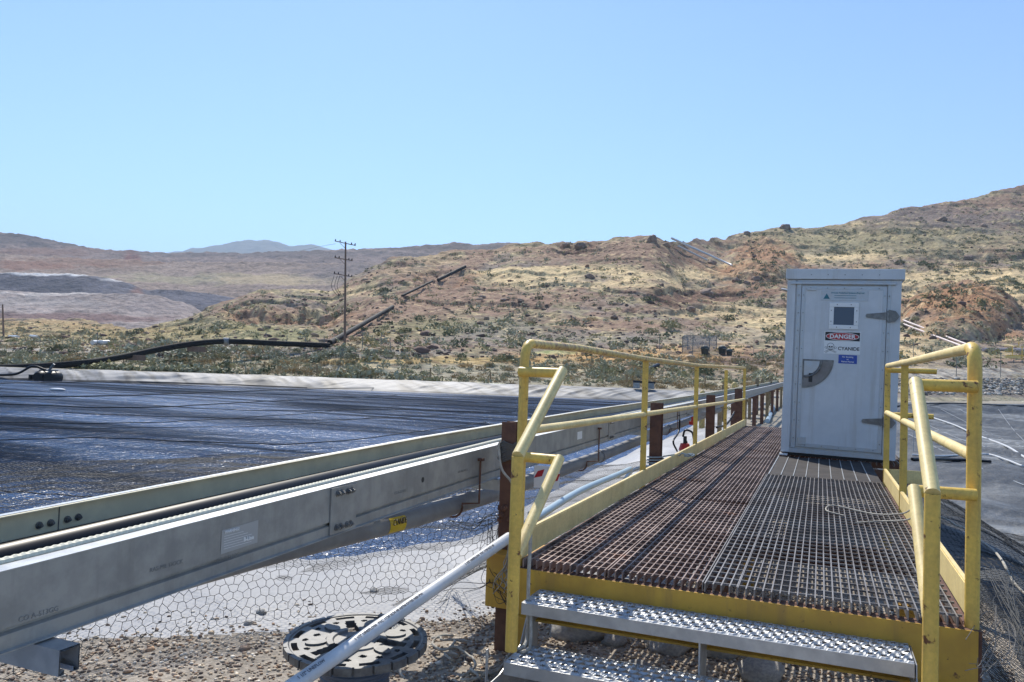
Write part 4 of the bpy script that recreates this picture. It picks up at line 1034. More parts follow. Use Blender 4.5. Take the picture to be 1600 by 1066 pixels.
# ---- cable reel
RC = atz(557, 999, .43); RR = .285
reel = thing("cable_reel", (RC[0], RC[1], 0), "dusty black plastic cable reel standing on its end on the gravel", "cable reel")
tiltR = math.radians(2.5); tdx, tdy = fwd0[0], fwd0[1]
def reel_pos(i, j, n0=46, n1=192):
    r_ = .012 + (RR - .012) * i / n0; th = 2 * math.pi * j / n1
    lz = 0
    rr_ = i / n0
    if rr_ > .93: lz = .004
    if .30 < rr_ < .40: lz = .006
    x, y = r_ * math.cos(th), r_ * math.sin(th)
    z = .43 + lz + (x * tdx + y * tdy) * math.tan(tiltR)
    return ((RC[0] + x, RC[1] + y, z), (RC[0] + x, RC[1] + y, z - .030))
n0, n1 = 46, 192
mk = np.ones((n0, n1), bool)
for i in range(n0):
    for j in range(n1):
        rr_ = (i + .5) / n0; th = (j + .5) / n1 * 2 * math.pi; x, y = rr_ * math.cos(th), rr_ * math.sin(th)
        # rim slots
        k = (th / (2 * math.pi) * 12) % 1
        if .80 < rr_ < .90 and .16 < k < .84: mk[i, j] = False
        for q in range(6):
            a = q * math.pi / 3 + .2; u = x * math.cos(a) + y * math.sin(a); v = -x * math.sin(a) + y * math.cos(a)
            if q % 2 == 0 and .26 < u < .72 and abs(v) < .075 - .02 * abs(u - .5): mk[i, j] = False
            for (hr_, off, rad) in ((.70, .30, .045), (.70, -.30, .045), (.58, 0 if q % 2 else .9, .05)):
                hx_, hy_ = hr_ * math.cos(a + off), hr_ * math.sin(a + off)
                if off != .9 and math.hypot(x - hx_, y - hy_) < rad: mk[i, j] = False
        if rr_ < .10: mk[i, j] = False
        # notches on the rim
        if rr_ > .955 and (th / (2 * math.pi) * 24) % 1 < .12: mk[i, j] = False
flg = raster_plate(reel_pos, mk, m_spool, "flange", reel, n0, n1, wrap=True)
pads = MB()
for q in range(6):
    a = q * math.pi / 3 + .2 + math.pi / 6
    if True:
        c = np.array([RC[0] + .56 * RR * math.cos(a), RC[1] + .56 * RR * math.sin(a)])
        pts = []
        for t in np.linspace(0, 2 * math.pi, 14, endpoint=False):
            u, v = .075 * RR * 2.0 * math.cos(t), .045 * RR * 2.0 * math.sin(t)
            x, y = c[0] + u * math.cos(a) - v * math.sin(a), c[1] + u * math.sin(a) + v * math.cos(a)
            pts.append((x, y, .4305 + ((x - RC[0]) * tdx + (y - RC[1]) * tdy) * math.tan(tiltR)))
        pads.prism(pts, (0, 0, .007))
pads.build("raised_pad", m_spool, flg)
dr = MB()
zz = [.0, .02, .03, .40]
dr.tube([(RC[0], RC[1], .02)] + [(RC[0], RC[1], .03 + .005 * k) for k in range(74)], [.135] + [.135 + (.004 if (k // 3) % 2 else 0) for k in range(74)], 32)
dr.build("drum", m_drum, reel, True)
MB().tube([(RC[0], RC[1], .0), (RC[0], RC[1], .03)], RR, 48).build("bottom_flange", m_spool, reel)

# ---- ropes
def squiggle(c, r, n, sd, z, flat_=.45):
    R_ = random.Random(sd); P_ = []; a = R_.uniform(0, 6); x, y = c
    for k in range(n):
        a += R_.uniform(-1.5, 1.9); x += math.cos(a) * r; y += math.sin(a) * r * flat_
        x += (c[0] - x) * .12; y += (c[1] - y) * .12
        P_.append((x, y, z + R_.uniform(0, .03)))
    return smooth_path(P_, 6)
g1 = at_ground(700, 1052)
tag(rope_tube(squiggle((g1[0], g1[1]), .10, 26, 3, .022, .8), .0065), "loose heap of weathered white rope on the gravel beside the cable reel", "rope")
g2 = at_ground(660, 1050)
tag(rope_tube(squiggle((g2[0], g2[1]), .07, 20, 9, .02, .7), .0055), "smaller tangle of frayed rope partly under the cable reel", "rope")
ra = [at_ground(735, 1056, .02), at_ground(775, 1056, .02), at_ground(797, 1030, .03), atY(806, 1016, 3.25), atY(820, 1008, 3.25), atY(824, 985, 3.3), atY(826, 900, 3.35), atY(829, 840, 3.4), atY(827, 800, 3.45)]
tag(rope_tube(smooth_path(ra), .0085), "grey rope running up the back of the left newel post from the gravel", "rope")
rb = [at_ground(752, 1062, .02), at_ground(790, 1046, .02), atY(812, 1021, 3.2), atY(828, 1010, 3.25), atY(830, 960, 3.3)]
tag(rope_tube(smooth_path(rb), .0075), "second grey rope doubled along the gravel to the foot of the left newel post", "rope")
kn = [atY(762, 866, 3.84), atY(775, 858, 3.8), atY(792, 846, 3.8), atY(806, 838, 3.82)]
tag(rope_tube(smooth_path(kn), .010), "pale rope tying the end of the white pipe to the first rusty post", "rope")
fray = MB()
for k in range(16):
    x_, y_ = 797 + rng.uniform(-5, 8), 870 + rng.uniform(-4, 8)
    P_ = [atY(796 + rng.uniform(-2, 3), 845, 3.80), atY(x_, y_, 3.80)] + [atY(x_ + rng.uniform(-9, 5) * q, y_ + 17 * q, 3.80 + rng.uniform(-.02, .02)) for q in (1, 2, 3)]
    fray.tube(smooth_path(P_, 4), .0028, 5)
tag(fray.build("frayed_rope", m_rope, None, True), "frayed tassel of white rope hanging from the knot at the first rusty post", "rope")
wrp = []
for k in range(150):
    a = k * .42; wrp.append((PX_ + .064 * math.cos(a) * (1 + .1 * math.sin(k)), 4.0 + .062 * math.sin(a), 1.035 + .10 * k / 150 + .01 * math.sin(k * 1.7)))
m_dkrope = mat("dirty_rope", (0.10, 0.09, 0.08), .9, bump=.4, bscale=200, bdist=.003)
tag(rope_tube(wrp, .008, 7, m_dkrope), "dirty dark rope wound round the upper part of the first rusty post", "rope")
tag(rope_tube(smooth_path([(PX_ - .05, 3.94, 1.13), (PX_ - .02, 3.92, 1.0), (PX_ + .04, 3.92, .93), (PX_ + .07, 3.93, .86)]), .007, 7), "single pale rope strand slanting down the face of the first rusty post", "rope")
k2 = atX(1025, 738, -1.5)
w2 = [(PX_ + .085 * math.cos(a), 8.1 + .085 * math.sin(a), .60 + .09 * a / 19) for a in np.linspace(0, 19, 70)]
m_brope = mat("faded_blue_rope", (0.33, 0.38, 0.40), .85)
tag(rope_tube(w2 + squiggle((-1.42, 8.0), .06, 16, 4, .72, .4), .0075, 7, m_brope), "faded blue-grey rope knotted round the foot of the second rusty post", "rope")
wlp = [atX(1345, 790, .2)] 
w3 = smooth_path([(.16, 5.75, .628), (.05, 5.9, .628), (.10, 6.15, .63), (.35, 5.9, .635), (.50, 5.6, .70), (.565, 5.5, .755), (.62, 5.4, .70), (.66, 5.2, .4)])
tag(rope_tube(w3, .005, 7), "thin pale cord looped on the grating and over the right kick plate", "rope")
w4 = smooth_path([(.22, 5.5, .628), (.36, 5.6, .635), (.50, 5.35, .70), (.57, 5.25, .755), (.64, 5.1, .68), (.70, 4.8, .3)])
tag(rope_tube(w4, .005, 7), "second thin cord laid over the right kick plate nearer the steps", "rope")

# ---- red and blue valve between tray and deck
vc = atX(1070, 700, -1.72)
val = thing("pipe_valve", (vc[0], vc[1], vc[2] - .3), "small valve with a red bonnet on a blue body between the tray and the deck", "valve")
MB().tube([vc + (0, 0, -.25), vc + (0, 0, -.12), vc + (0, 0, -.03)], [.09, .11, .07], 14).build("valve_body", m_bluep, val, True)
MB().tube([vc + (0, 0, -.03), vc + (0, 0, .06)], [.085, .06], 14).build("bonnet", m_red, val, True)
MB().tube([vc + (0, 0, .06), vc + (0, 0, .16)], .025, 10).tube(smooth_path([vc + (-.03, 0, .15), vc + (0, 0, .24), vc + (.09, 0, .22), vc + (.12, 0, .12)]), .014, 8).build("stem", m_blk, val, True)
vc2 = atX(1082, 664, -1.72)
tag(MB().tube([vc2, vc2 + (0, .0, .05)], [.05, .05], 12).tube([vc2 + (0, 0, .05), vc2 + (0, 0, .12)], .02, 8).build("red_cap", m_red, None, True), "small red cap on the grey pipe behind the third left handrail post", "cap")
blkh = smooth_path([atX(1058, 705, -1.7), atX(1052, 690, -1.7), atX(1060, 676, -1.75), atX(1062, 660, -1.75), atX(1060, 640, -1.76)])
tag(MB().tube(blkh, .012, 8).build("drop_cable", m_black, None, True), "thin black cable dropping from the tray to the red valve", "cable")
for (a_, b2, lab) in (((1085, 720), (1072, 690), "black cable sagging to the ground behind the third handrail post"), ((1150, 640), (1120, 668), "black cable looping down between the two farthest rusty posts")):
    q0, q1 = atX(*a_, -1.7), atX(*b2, -1.75)
    tag(MB().tube(smooth_path([q1, (q0 + q1) / 2 + (0, 0, -.12), q0]), .02, 8).build("loose_cable", m_black, None, True), lab, "cable")
# little warning sign hung on the grey pipe behind the left stair rail
s0 = atX(854, 746, -1.6); 
ws_ = thing("warning_sign", s0, "small white sign with red marks behind the left stair handrail", "sign")
MB().bb(s0[0] - .085, s0[0] + .085, s0[1] - .001, s0[1] + .001, s0[2] - .07, s0[2] + .07).build("panel", m_white, ws_)
for dx_, dz_ in ((-.05, .02), (.055, .0)):
    MB().prism([(s0[0] + dx_ - .035, s0[1] - .0018, s0[2] + dz_ - .03), (s0[0] + dx_ + .02, s0[1] - .0018, s0[2] + dz_ - .015), (s0[0] + dx_ + .035, s0[1] - .0018, s0[2] + dz_ + .03), (s0[0] + dx_ - .01, s0[1] - .0018, s0[2] + dz_ + .015)], (0, -.0004, 0)).build("red_mark", m_redsign, ws_)

# ---- far supports of the tray beyond the deck, and the marker posts behind it
for k, yy in enumerate((19.5, 22.5, 25.5, 28.0, 31.0, 34.5, 38.0)):
    b = MB(); zz_ = tz(yy) - H
    for xx in (-1.72, -2.3): b.bb(xx - .05, xx + .05, yy - .05, yy + .05, gz1(xx, yy) - .3, zz_)
    b.bb(-2.4, -1.62, yy - .03, yy + .03, zz_ - .06, zz_)
    tag(b.build("tray_trestle", m_rust if k % 3 else m_postwood), "small two-legged trestle under the far end of the cable tray", "trestle", "trestles under the far end of the cable tray")
for px, py, hh in ((1098, 610, .8), (1131, 600, .7), (1148, 597, .9), (1183, 590, .9), (1191, 592, .8), (1204, 590, .7)):
    D_ = {1098: 26, 1131: 28, 1148: 24, 1183: 30, 1191: 34, 1204: 38}[px]
    p = atD(px, py, D_); w_ = .10 if px in (1098, 1148) else .075
    tag(MB().tube([(p[0], p[1], gz1(p[0], p[1]) - .1), (p[0], p[1], p[2] - w_), (p[0], p[1], p[2] - w_ * .4), (p[0], p[1], p[2])], [w_, w_, w_ * .8, w_ * .3], 12).build("marker_post", m_yellow_worn if px in (1098, 1148) else m_postwood, None, True),
        {1098: "stubby yellow marker post with a white cap beyond the third handrail post", 1131: "pale marker post just left of the last-but-one handrail post"}.get(px, "round-topped marker post rising behind the far end of the cable tray"),
        "post", "marker posts behind the cable tray")

# ================================================================== netting
def hexnet(name, s0, s1, t0, t1, cell, fn, r, m, keep=None, seed=1, jit=.16):
    a = cell / math.sqrt(3); ns = int((s1 - s0) / cell) + 2; nt_ = int((t1 - t0) / (1.5 * a)) + 2
    I, J = np.meshgrid(np.arange(ns), np.arange(nt_), indexing='ij')
    s_c = s0 + (I + .5 * (J % 2)) * cell; t_c = t0 + J * 1.5 * a
    # two vertices per cell: top (0,a) and bottom (0,-a)
    rs = np.random.RandomState(seed)
    V0 = np.stack([s_c, t_c + a], -1); V1 = np.stack([s_c, t_c - a], -1)
    V0 = V0 + rs.uniform(-jit, jit, V0.shape) * cell; V1 = V1 + rs.uniform(-jit, jit, V1.shape) * cell
    E0 = []; E1 = []
    def at(V, i, j): return V[np.clip(i, 0, ns - 1), np.clip(j, 0, nt_ - 1)]
    odd = J % 2
    # top vertex of (i,j) joins: bottom vertices of the two upper neighbours' ... (honeycomb)
    for di in (0, 1):
        ii = I + odd - 1 + di; jj = J + 1
        ok = (ii >= 0) & (ii < ns) & (jj < nt_)
        E0.append(V0[ok]); E1.append(at(V1, ii, jj + 0)[ok])        # top vertex -> bottom vertex of upper neighbours
    ii = I; jj = J + 2
    ok = jj < nt_
    # vertical link: top vertex of (i,j) is shared line to bottom vertex of (i,j+2)
    E0.append(V0[ok]); E1.append(at(V1, ii, jj)[ok])
    A = np.concatenate(E0); B = np.concatenate(E1)
    PA = fn(A[:, 0], A[:, 1]); PB = fn(B[:, 0], B[:, 1])
    L_ = np.linalg.norm(PA - PB, axis=1); ok = L_ < cell * 2.4
    if keep is not None: ok &= keep(A[:, 0], A[:, 1])
    PA, PB = PA[ok], PB[ok]
    d = PB - PA; d /= (np.linalg.norm(d, axis=1)[:, None] + 1e-9)
    ref = np.tile(np.array([0.13, .2, .97]), (len(d), 1)); u = np.cross(d, ref); u /= (np.linalg.norm(u, axis=1)[:, None] + 1e-9); v = np.cross(d, u)
    ring_ = []
    for P_ in (PA, PB):
        for k in range(3):
            th = 2 * math.pi * k / 3; ring_.append(P_ + r * (math.cos(th) * u + math.sin(th) * v))
    V = np.stack(ring_, 1).reshape(-1, 3); base = (np.arange(len(PA)) * 6)[:, None]
    Fq = np.concatenate([base + np.array([k, (k + 1) % 3, 3 + (k + 1) % 3, 3 + k]) for k in range(3)], 0)
    return npmesh(name, V, Fq, m)
bank = np.array([(-5.6, -.6), (-3.55, 2.2), (-3.1, 3.4), (-2.45, 4.35), (-1.75, 4.6)])
bl = np.concatenate([[0], np.cumsum(np.linalg.norm(np.diff(bank, axis=0), axis=1))])
def netA(s, t):
    h_ = np.where(t < .62, .38 * t, .2356 + (t - .62)); x = np.interp(s, bl, bank[:, 0]) - .62 * h_; y = np.interp(s, bl, bank[:, 1]) + .78 * h_
    gather = sstep(bl[-2] + .1, bl[-1], s)
    z = .03 + .92 * np.minimum(t, .62) - .05 * np.maximum(t - .62, 0) + .05 * fbm(x * 1.2, y * 1.2, 3, 71) * sstep(0, .6, t) + gather * .3 * np.exp(-t * .8)
    z = np.maximum(z, ground_z(x, y)[0] + .04)
    return np.stack([x, y, z], -1)
o = hexnet("bird_netting", 1.6, bl[-1], 0, 6.6, .052, netA, .0017, m_net, seed=5, keep=lambda s, t: ~((s > bl[-1] - .5) & (t < .05)))
tag(o, "black hexagonal bird netting stretched over the pond edge below the cable tray", "netting")
def netB(s, t):
    y = s; x = -1.5 - t
    z = .42 - .34 * np.minimum(t, 1.2) - .12 * t + .09 * fbm(x * .9, y * .7, 3, 73) + .05 * ridged(x * .8, y * .8, 2, 75)
    return np.stack([x, y, z], -1)
o = hexnet("bird_netting", 4.5, 14.5, 0, 3.6, .05, netB, .0014, m_net, seed=6)
tag(o, "black netting draped over the grey liner between the cable tray and the deck", "netting")
def netC(s, t):
    x = .66 + t; y = s + .25 * t + .3 * fbm(t * .8, s * .5, 3, 79)
    g = ground_z(x, y)[0]
    z = np.maximum(g + .07, .34 - .75 * t) + .07 * (ridged(x * .9 + y * .3, y * .7 - x * .5, 3, 77) - .3) * sstep(0, .6, t) 
    return np.stack([x, y, z], -1)
o = hexnet("bird_netting", 1.2, 13.0, 0, 5.5, .055, netC, .0019, m_net, seed=7)
tag(o, "rumpled black netting draped over the dark liner right of the deck", "netting")
def netC2(s, t):
    x = .66 + t * .9; y = s + .5 * t + .4 * fbm(t * .6 + 4, s * .6, 3, 89)
    g = ground_z(x, y)[0]
    z = np.maximum(g + .13, .40 - .60 * t) + .10 * (ridged(x * 1.3 - y * .5, y * .8 + x * .4, 3, 87) - .3) * sstep(0, .6, t)
    return np.stack([x, y, z], -1)
o = hexnet("bird_netting", 2.2, 6.8, 0, 2.6, .045, netC2, .0013, m_net, seed=8, keep=lambda s, t: fbm(s * .7, t * .7, 3, 91) > -.12)
tag(o, "torn doubled layer of netting bunched beside the right corner of the deck", "netting")
# bunched twine
def tangle(pts, n, r, sp, seed, label, m=m_net):
    R_ = random.Random(seed); b = MB()
    for k in range(n):
        P_ = [np.array(p) + np.array([R_.gauss(0, sp), R_.gauss(0, sp), R_.gauss(0, sp)]) for p in pts]
        b.tube(smooth_path(P_, 5), r, 4)
    return tag(b.build("net_tangle", m), label, "net tangle")
tangle([atY(700, 815, 5.2), atY(740, 820, 4.8), atY(765, 815, 4.5), atY(795, 805, 4.05)], 9, .002, .02, 3, "bunched black net edge tied back to the first rusty post")
tangle([atY(768, 820, 4.0), atY(762, 870, 3.9), atY(768, 905, 3.85), atY(785, 930, 3.8), atY(800, 945, 3.75)], 9, .0015, .022, 5, "tangle of black net hanging down over the yellow stub beam")
tangle([atY(935, 745 , 5.2), atY(770, 900, 3.9), atY(745, 920, 3.9)][1:] + [at_ground(720, 925, .02), at_ground(690, 950, .02)], 3, .0022, .03, 8, "thin black strands of net trailing over the gravel by the stub beam")
tangle([atY(1530, 1000, 3.4), atY(1550, 960, 3.7), atY(1575, 985, 3.6), atY(1545, 1030, 3.4), atY(1520, 1045, 3.3)], 5, .0013, .03, 12, "loose curls of net twine hanging at the right front corner of the deck", m_flex)
tangle([atY(1560, 900, 4.6), atY(1580, 960, 4.0), atY(1610, 1020, 3.6)], 16, .0016, .035, 14, "thick bundle of black net twine running down beside the right pond")
# thick cables over the pond and the net bands
m_cable = mat("black_float_line", (0.012, 0.013, 0.016), .6)
def pond_pt(px, py, z=-.82):
    return atz(px, py, z)
lines = [([(-60, 619), (150, 619), (330, 613), (520, 607), (640, 606)], .07), ([(-60, 628), (200, 637), (400, 628), (620, 618)], .05), ([(-60, 658), (200, 661), (420, 650), (640, 634), (800, 626)], .03),
         ([(-60, 690), (150, 684), (330, 691), (520, 690), (760, 660)], .03), ([(-30, 765), (60, 771), (170, 779), (260, 790)], .022), ([(-60, 600), (160, 597), (330, 600), (480, 606)], .08),
         ([(240, 634), (420, 642), (600, 640), (800, 645)], .035), ([(100, 645), (300, 652), (560, 655), (820, 640)], .03), ([(-60, 757), (120, 742), (330, 712), (520, 700)], .012), ([(400, 615), (600, 622), (800, 630), (980, 634)], .05), ([(0, 670), (250, 668), (480, 662), (700, 640)], .02)]
for k, (pp, r_) in enumerate(lines):
    P_ = smooth_path([pond_pt(*q) for q in pp], 14)
    P_ = [p + np.array([0, 0, .008 * math.sin(i * .9 + k)]) for i, p in enumerate(P_)]
    tag(MB().tube(P_, r_ * .55, 6).build("float_line", m_cable), "dark line stretched low across the pond, holding the net", "line", "dark lines across the pond")
m_netfar = bpy.data.materials.new("distant_net_sheet"); m_netfar.use_nodes = True
nt = m_netfar.node_tree; N = nt.nodes; Lk = nt.links; pb2 = N["Principled BSDF"]
pb2.inputs["Base Color"].default_value = (0.012, 0.016, 0.024, 1); pb2.inputs["Roughness"].default_value = .9; pb2.inputs["Specular IOR Level"].default_value = 0.0
tcn = N.new("ShaderNodeTexCoord")
def band(rz, sx, sy, lo, hi, a0, a1, det=2, dist=.6):
    mp = N.new("ShaderNodeMapping"); mp.inputs["Rotation"].default_value = (0, 0, rz); mp.inputs["Scale"].default_value = (sx, sy, 1)
    Lk.new(tcn.outputs["Object"], mp.inputs[0]); n = N.new("ShaderNodeTexNoise"); n.inputs["Scale"].default_value = 1; n.inputs["Detail"].default_value = det; n.inputs["Distortion"].default_value = dist
    Lk.new(mp.outputs[0], n.inputs[0]); r_ = N.new("ShaderNodeMapRange"); r_.inputs[1].default_value = lo; r_.inputs[2].default_value = hi; r_.inputs[3].default_value = a0; r_.inputs[4].default_value = a1
    Lk.new(n.outputs[0], r_.inputs[0]); return r_.outputs[0]
b1 = band(-.42, .04, .34, .49, .54, .08, .52); b2_ = band(-.30, .03, .60, .50, .60, .0, .30, 4)
ad = N.new("ShaderNodeMath"); ad.operation = 'ADD'; ad.use_clamp = True; Lk.new(b1, ad.inputs[0]); Lk.new(b2_, ad.inputs[1])
Lk.new(ad.outputs[0], pb2.inputs["Alpha"])
xs_, ys_ = np.meshgrid(np.linspace(0, 1, 160), np.linspace(0, 1, 160), indexing='ij')
c00, c10, c01, c11 = atz(-900, 640, -1)[:2], atz(1000, 650, -1)[:2], atz(-900, 596, -1)[:2], atz(1040, 623, -1)[:2]
c00 = np.array([-40., 6.5]); c10 = np.array([-7.2, 12.0]); c11 = np.array([-14.8, 75.5]); c01 = np.array([-112., 44.])
NX = c00[0] * (1 - xs_) * (1 - ys_) + c10[0] * xs_ * (1 - ys_) + c01[0] * (1 - xs_) * ys_ + c11[0] * xs_ * ys_
NY = c00[1] * (1 - xs_) * (1 - ys_) + c10[1] * xs_ * (1 - ys_) + c01[1] * (1 - xs_) * ys_ + c11[1] * xs_ * ys_
NZ = -.93 + .10 * fbm(NX * .08, NY * .25, 3, 95)
o = npmesh("pond_netting", np.stack([NX, NY, NZ], -1), gridfaces(160, 160), m_netfar, None, True)
tag(o, "wide dark net spread low over the whole blue pond", "netting")

# ================================================================== gravel stones and cobbles
IV, IF = ico(1)
def scatter_mesh(name, pts, rad, cols_, m, squash=.6, seed=3, jitter=.25, base=(IV, IF)):
    V0, F0 = base; rs = np.random.RandomState(seed); n = len(pts); k = len(V0)
    ang = rs.uniform(0, 6.28, n); ca, sa = np.cos(ang), np.sin(ang)
    S3 = np.stack([rs.uniform(.75, 1.35, n), rs.uniform(.6, 1.0, n), rs.uniform(.5, 1.0, n) * squash], -1) * rad[:, None]
    V = V0[None] * (1 + rs.uniform(-jitter, jitter, (n, k, 1))) * S3[:, None, :]
    tl = rs.uniform(-.6, .6, n); ct, st2 = np.cos(tl), np.sin(tl)
    y, z = V[..., 1] * ct[:, None] - V[..., 2] * st2[:, None], V[..., 1] * st2[:, None] + V[..., 2] * ct[:, None]
    x = V[..., 0]; V = np.stack([x * ca[:, None] - y * sa[:, None], x * sa[:, None] + y * ca[:, None], z], -1) + pts[:, None, :]
    Fq = (F0[None] + (np.arange(n) * k)[:, None, None]).reshape(-1, F0.shape[1])
    C = np.repeat(cols_[:, None, :], k, 1).reshape(-1, 3) if cols_ is not None else None
    return npmesh(name, V.reshape(-1, 3), Fq, m, C)
def palette(n, cols_, rs, var=.18):
    c = np.array(cols_)[rs.randint(0, len(cols_), n)]; return np.clip(c * (1 + rs.uniform(-var, var, (n, 1))), .02, .9)
STONE = [srgb(205, 190, 168), srgb(188, 168, 142), srgb(176, 158, 138), srgb(158, 138, 118), srgb(128, 110, 96), srgb(222, 212, 196), srgb(104, 92, 84), srgb(168, 138, 112), srgb(200, 184, 160)]
rs = np.random.RandomState(5)
n = 36000
X_ = rs.uniform(-4.9, 1.0, n); Y_ = rs.uniform(1.4, 6.0, n)
zz, iL, iR, dl_, dr_ = ground_z(X_, Y_)
w_ = np.where(iL, rs.uniform(0, 1, n) < np.exp(-(5.8 - dl_) * 6) * .6, True) & ~iR
X_, Y_, zz = X_[w_], Y_[w_], zz[w_]; rad = rs.uniform(.006, .0145, len(X_)) * (1 + (rs.uniform(0, 1, len(X_)) > .98) * 1.0)
o = scatter_mesh("gravel_stones", np.stack([X_, Y_, zz + rad * .25], -1), rad, palette(len(X_), STONE, rs), m_pebble)
tag(o, None, None, kind="stuff"); o["label"] = "pale brown crushed gravel beside the pond liner and under the steps"; o["category"] = "gravel"
# dark stones along the gravel edge on the liner
n = 40; q = [at_ground(rs.uniform(60, 640), 0 + rs.uniform(0, 1), 0) if False else None for _ in range(0)]
for px, py, r_ in ((350, 800, .02),): pass
cob = [(900, 992, .14), (1047, 1012, .12), (1120, 1018, .11), (960, 1006, .06), (1375, 1048, .12), (870, 1040, .08), (1240, 1030, .07), (1000, 1050, .06), (1190, 1058, .10), (590, 1040, .03), (575, 985, .035), (510, 990, .03), (408, 958, .028), (388, 975, .022), (585, 925, .03)]
def rockmesh(seed, sub=3, rough=.32):
    v, f = ico(sub); r_ = 1 + rough * fbm(v[:, 0] * 1.6 + seed * 7.1, v[:, 1] * 1.6 + v[:, 2] * 2.3, 3, seed) + .12 * fbm(v[:, 0] * 5 + v[:, 2] * 4, v[:, 1] * 5, 2, seed + 5)
    return v * r_[:, None], f
CB = []
for k in range(4):
    v, f = rockmesh(20 + k, 3, .28); CB.append(npmesh("cobble", v, f, m_cobble, None, True).data)
for ob in [o_ for o_ in COL.objects if o_.name.startswith("cobble")]: bpy.data.objects.remove(ob)
for k, (px, py, r_) in enumerate(cob):
    p = at_ground(px, py)
    ob = bpy.data.objects.new("cobble", CB[k % 4]); COL.objects.link(ob); ob.location = (p[0], p[1], p[2] + r_ * .25); ob.scale = (r_ * 1.25, r_, r_ * .7); ob.rotation_euler = (0, 0, k * 1.3)
    tag(ob, "rounded grey-brown cobble on the shaded gravel under the metal steps" if px > 800 else "dark stone lying on the gravel and liner edge left of the deck", "stone", "cobbles under the steps" if px > 800 else "stones on the gravel edge")

# ================================================================== hoses and ropes on the right liner
def on_ground_path(pts, lift): return smooth_path([at_ground(x, y, lift) for x, y in pts], 8)
tag(MB().tube(on_ground_path([(1452, 652), (1490, 665), (1525, 681), (1570, 698), (1600, 716), (1625, 728)], .05), .045, 10).build("white_hose", m_pvc, None, True), "thick white hose snaking over the dark liner behind the right handrail", "hose")
tag(MB().tube(on_ground_path([(1425, 713), (1470, 715), (1540, 712), (1575, 722), (1600, 731), (1615, 726)], .05), .03, 10).build("white_hose", m_pvc, None, True), "thinner white hose lying level across the dark liner, nearer the deck", "hose")
tag(MB().tube(on_ground_path([(1425, 720), (1490, 721), (1548, 724)], .05), .045, 10).build("black_hose", m_black, None, True), "short black hose beside the thinner white hose on the liner", "hose")
tag(MB().tube(on_ground_path([(1400, 636), (1480, 631), (1600, 635), (1700, 630)], .06), .05, 8).build("black_hose", m_black, None, True), "long thin black hose lying across the far part of the drained pond", "hose")
tag(rope_tube(on_ground_path([(1425, 824), (1470, 829), (1495, 843), (1505, 846), (1530, 866), (1552, 885), (1566, 905), (1578, 930), (1590, 948), (1615, 972)], .14), .010, 8), "white rope trailing over the netting on the right pond liner", "rope")
for k, ((x0, y0), (x1, y1)) in enumerate((((1440, 660), (1540, 700)), ((1470, 640), (1600, 700)), ((1420, 680), (1600, 760)), ((1480, 625), (1520, 650)), ((1560, 640), (1600, 690)))):
    tag(MB().tube(on_ground_path([(x0, y0), ((x0 + x1) / 2, (y0 + y1) / 2 + 3), (x1, y1)], .03), .012, 6).build("thin_line", m_galv, None, True), "thin pale line lying across the dark pond liner", "line", "thin pale lines on the dark liner")
wc = at_ground(1445, 1050); 
tag(MB().tube([(.42, 3.2, .12), (.62, 3.05, .10), (.85, 2.7, .08)], .055, 18).build("white_pipe", m_pvc, None, True), "short piece of white pipe under the netting at the foot of the right newel post", "pipe")
p = at_ground(1427, 705)
tag(MB().tube([(p[0], p[1], p[2]), tuple(atY(1432, 575, p[1]))], .012, 6).build("thin_rod", m_galv), "thin upright metal rod behind the right handrail", "rod")
tag(MB().tube(smooth_path([at_ground(1395, 622, .25), at_ground(1450, 621, .3), at_ground(1530, 621, .3), at_ground(1650, 622, .3)]), .16, 10).build("black_pipeline", m_black, None, True), "black pipeline along the far rim of the drained pond at the right", "pipeline")
# standing brown mud bank
# riprap on the far bank at the right
rs = np.random.RandomState(15)
P_ = []
for _ in range(1500):
    px = rs.uniform(1385, 1720); py = rs.uniform(592, 617); P_.append(at_hill(px, py) + np.array([0, 0, .05]))
P_ = np.array(P_); rad = rs.uniform(.14, .34, len(P_))
o = scatter_mesh("riprap_rock", P_, rad, palette(len(P_), [srgb(170, 162, 150), srgb(140, 132, 124), srgb(195, 188, 176), srgb(110, 102, 96)], rs), m_pebble, .7, 9)
o["label"] = "band of pale loose riprap rock below the dirt road at the right"; o["category"] = "riprap"; o["kind"] = "stuff"

# ================================================================== things on the hills and the flat
def leafclump(seed, n=330, size=.13, dome=.75, spiky=False):
    rs_ = np.random.RandomState(seed)
    th = rs_.uniform(0, 2 * math.pi, n); ph = np.arccos(rs_.uniform(-.15, 1, n)); rr_ = rs_.uniform(.55, 1.0, n) ** .6
    lob = 1 + .22 * np.sin(3 * th + seed) + .15 * np.sin(5 * th + 2 * seed) + .12 * np.sin(4 * ph + seed)
    rr_ = rr_ * lob
    c = np.stack([rr_ * np.sin(ph) * np.cos(th), rr_ * np.sin(ph) * np.sin(th), dome * rr_ * np.cos(ph)], -1); c[:, 2] = np.maximum(c[:, 2], -.02) + .05
    a = rs_.normal(size=(n, 3)); 
    if spiky: a = c / np.linalg.norm(c, axis=1)[:, None] * 1.0 + a * .35 + np.array([0, 0, .6])
    a /= np.linalg.norm(a, axis=1)[:, None]; b_ = np.cross(a, rs_.normal(size=(n, 3))); b_ /= np.linalg.norm(b_, axis=1)[:, None]
    s1 = rs_.uniform(.7, 1.4, n)[:, None] * size * (1.8 if spiky else 1); s2 = s1 * (.25 if spiky else .55)
    V = np.stack([c - a * s1, c + b_ * s2, c + a * s1, c - b_ * s2], 1).reshape(-1, 3)
    Fq = np.arange(n * 4).reshape(n, 4)
    return V, Fq
TEMPL = {}
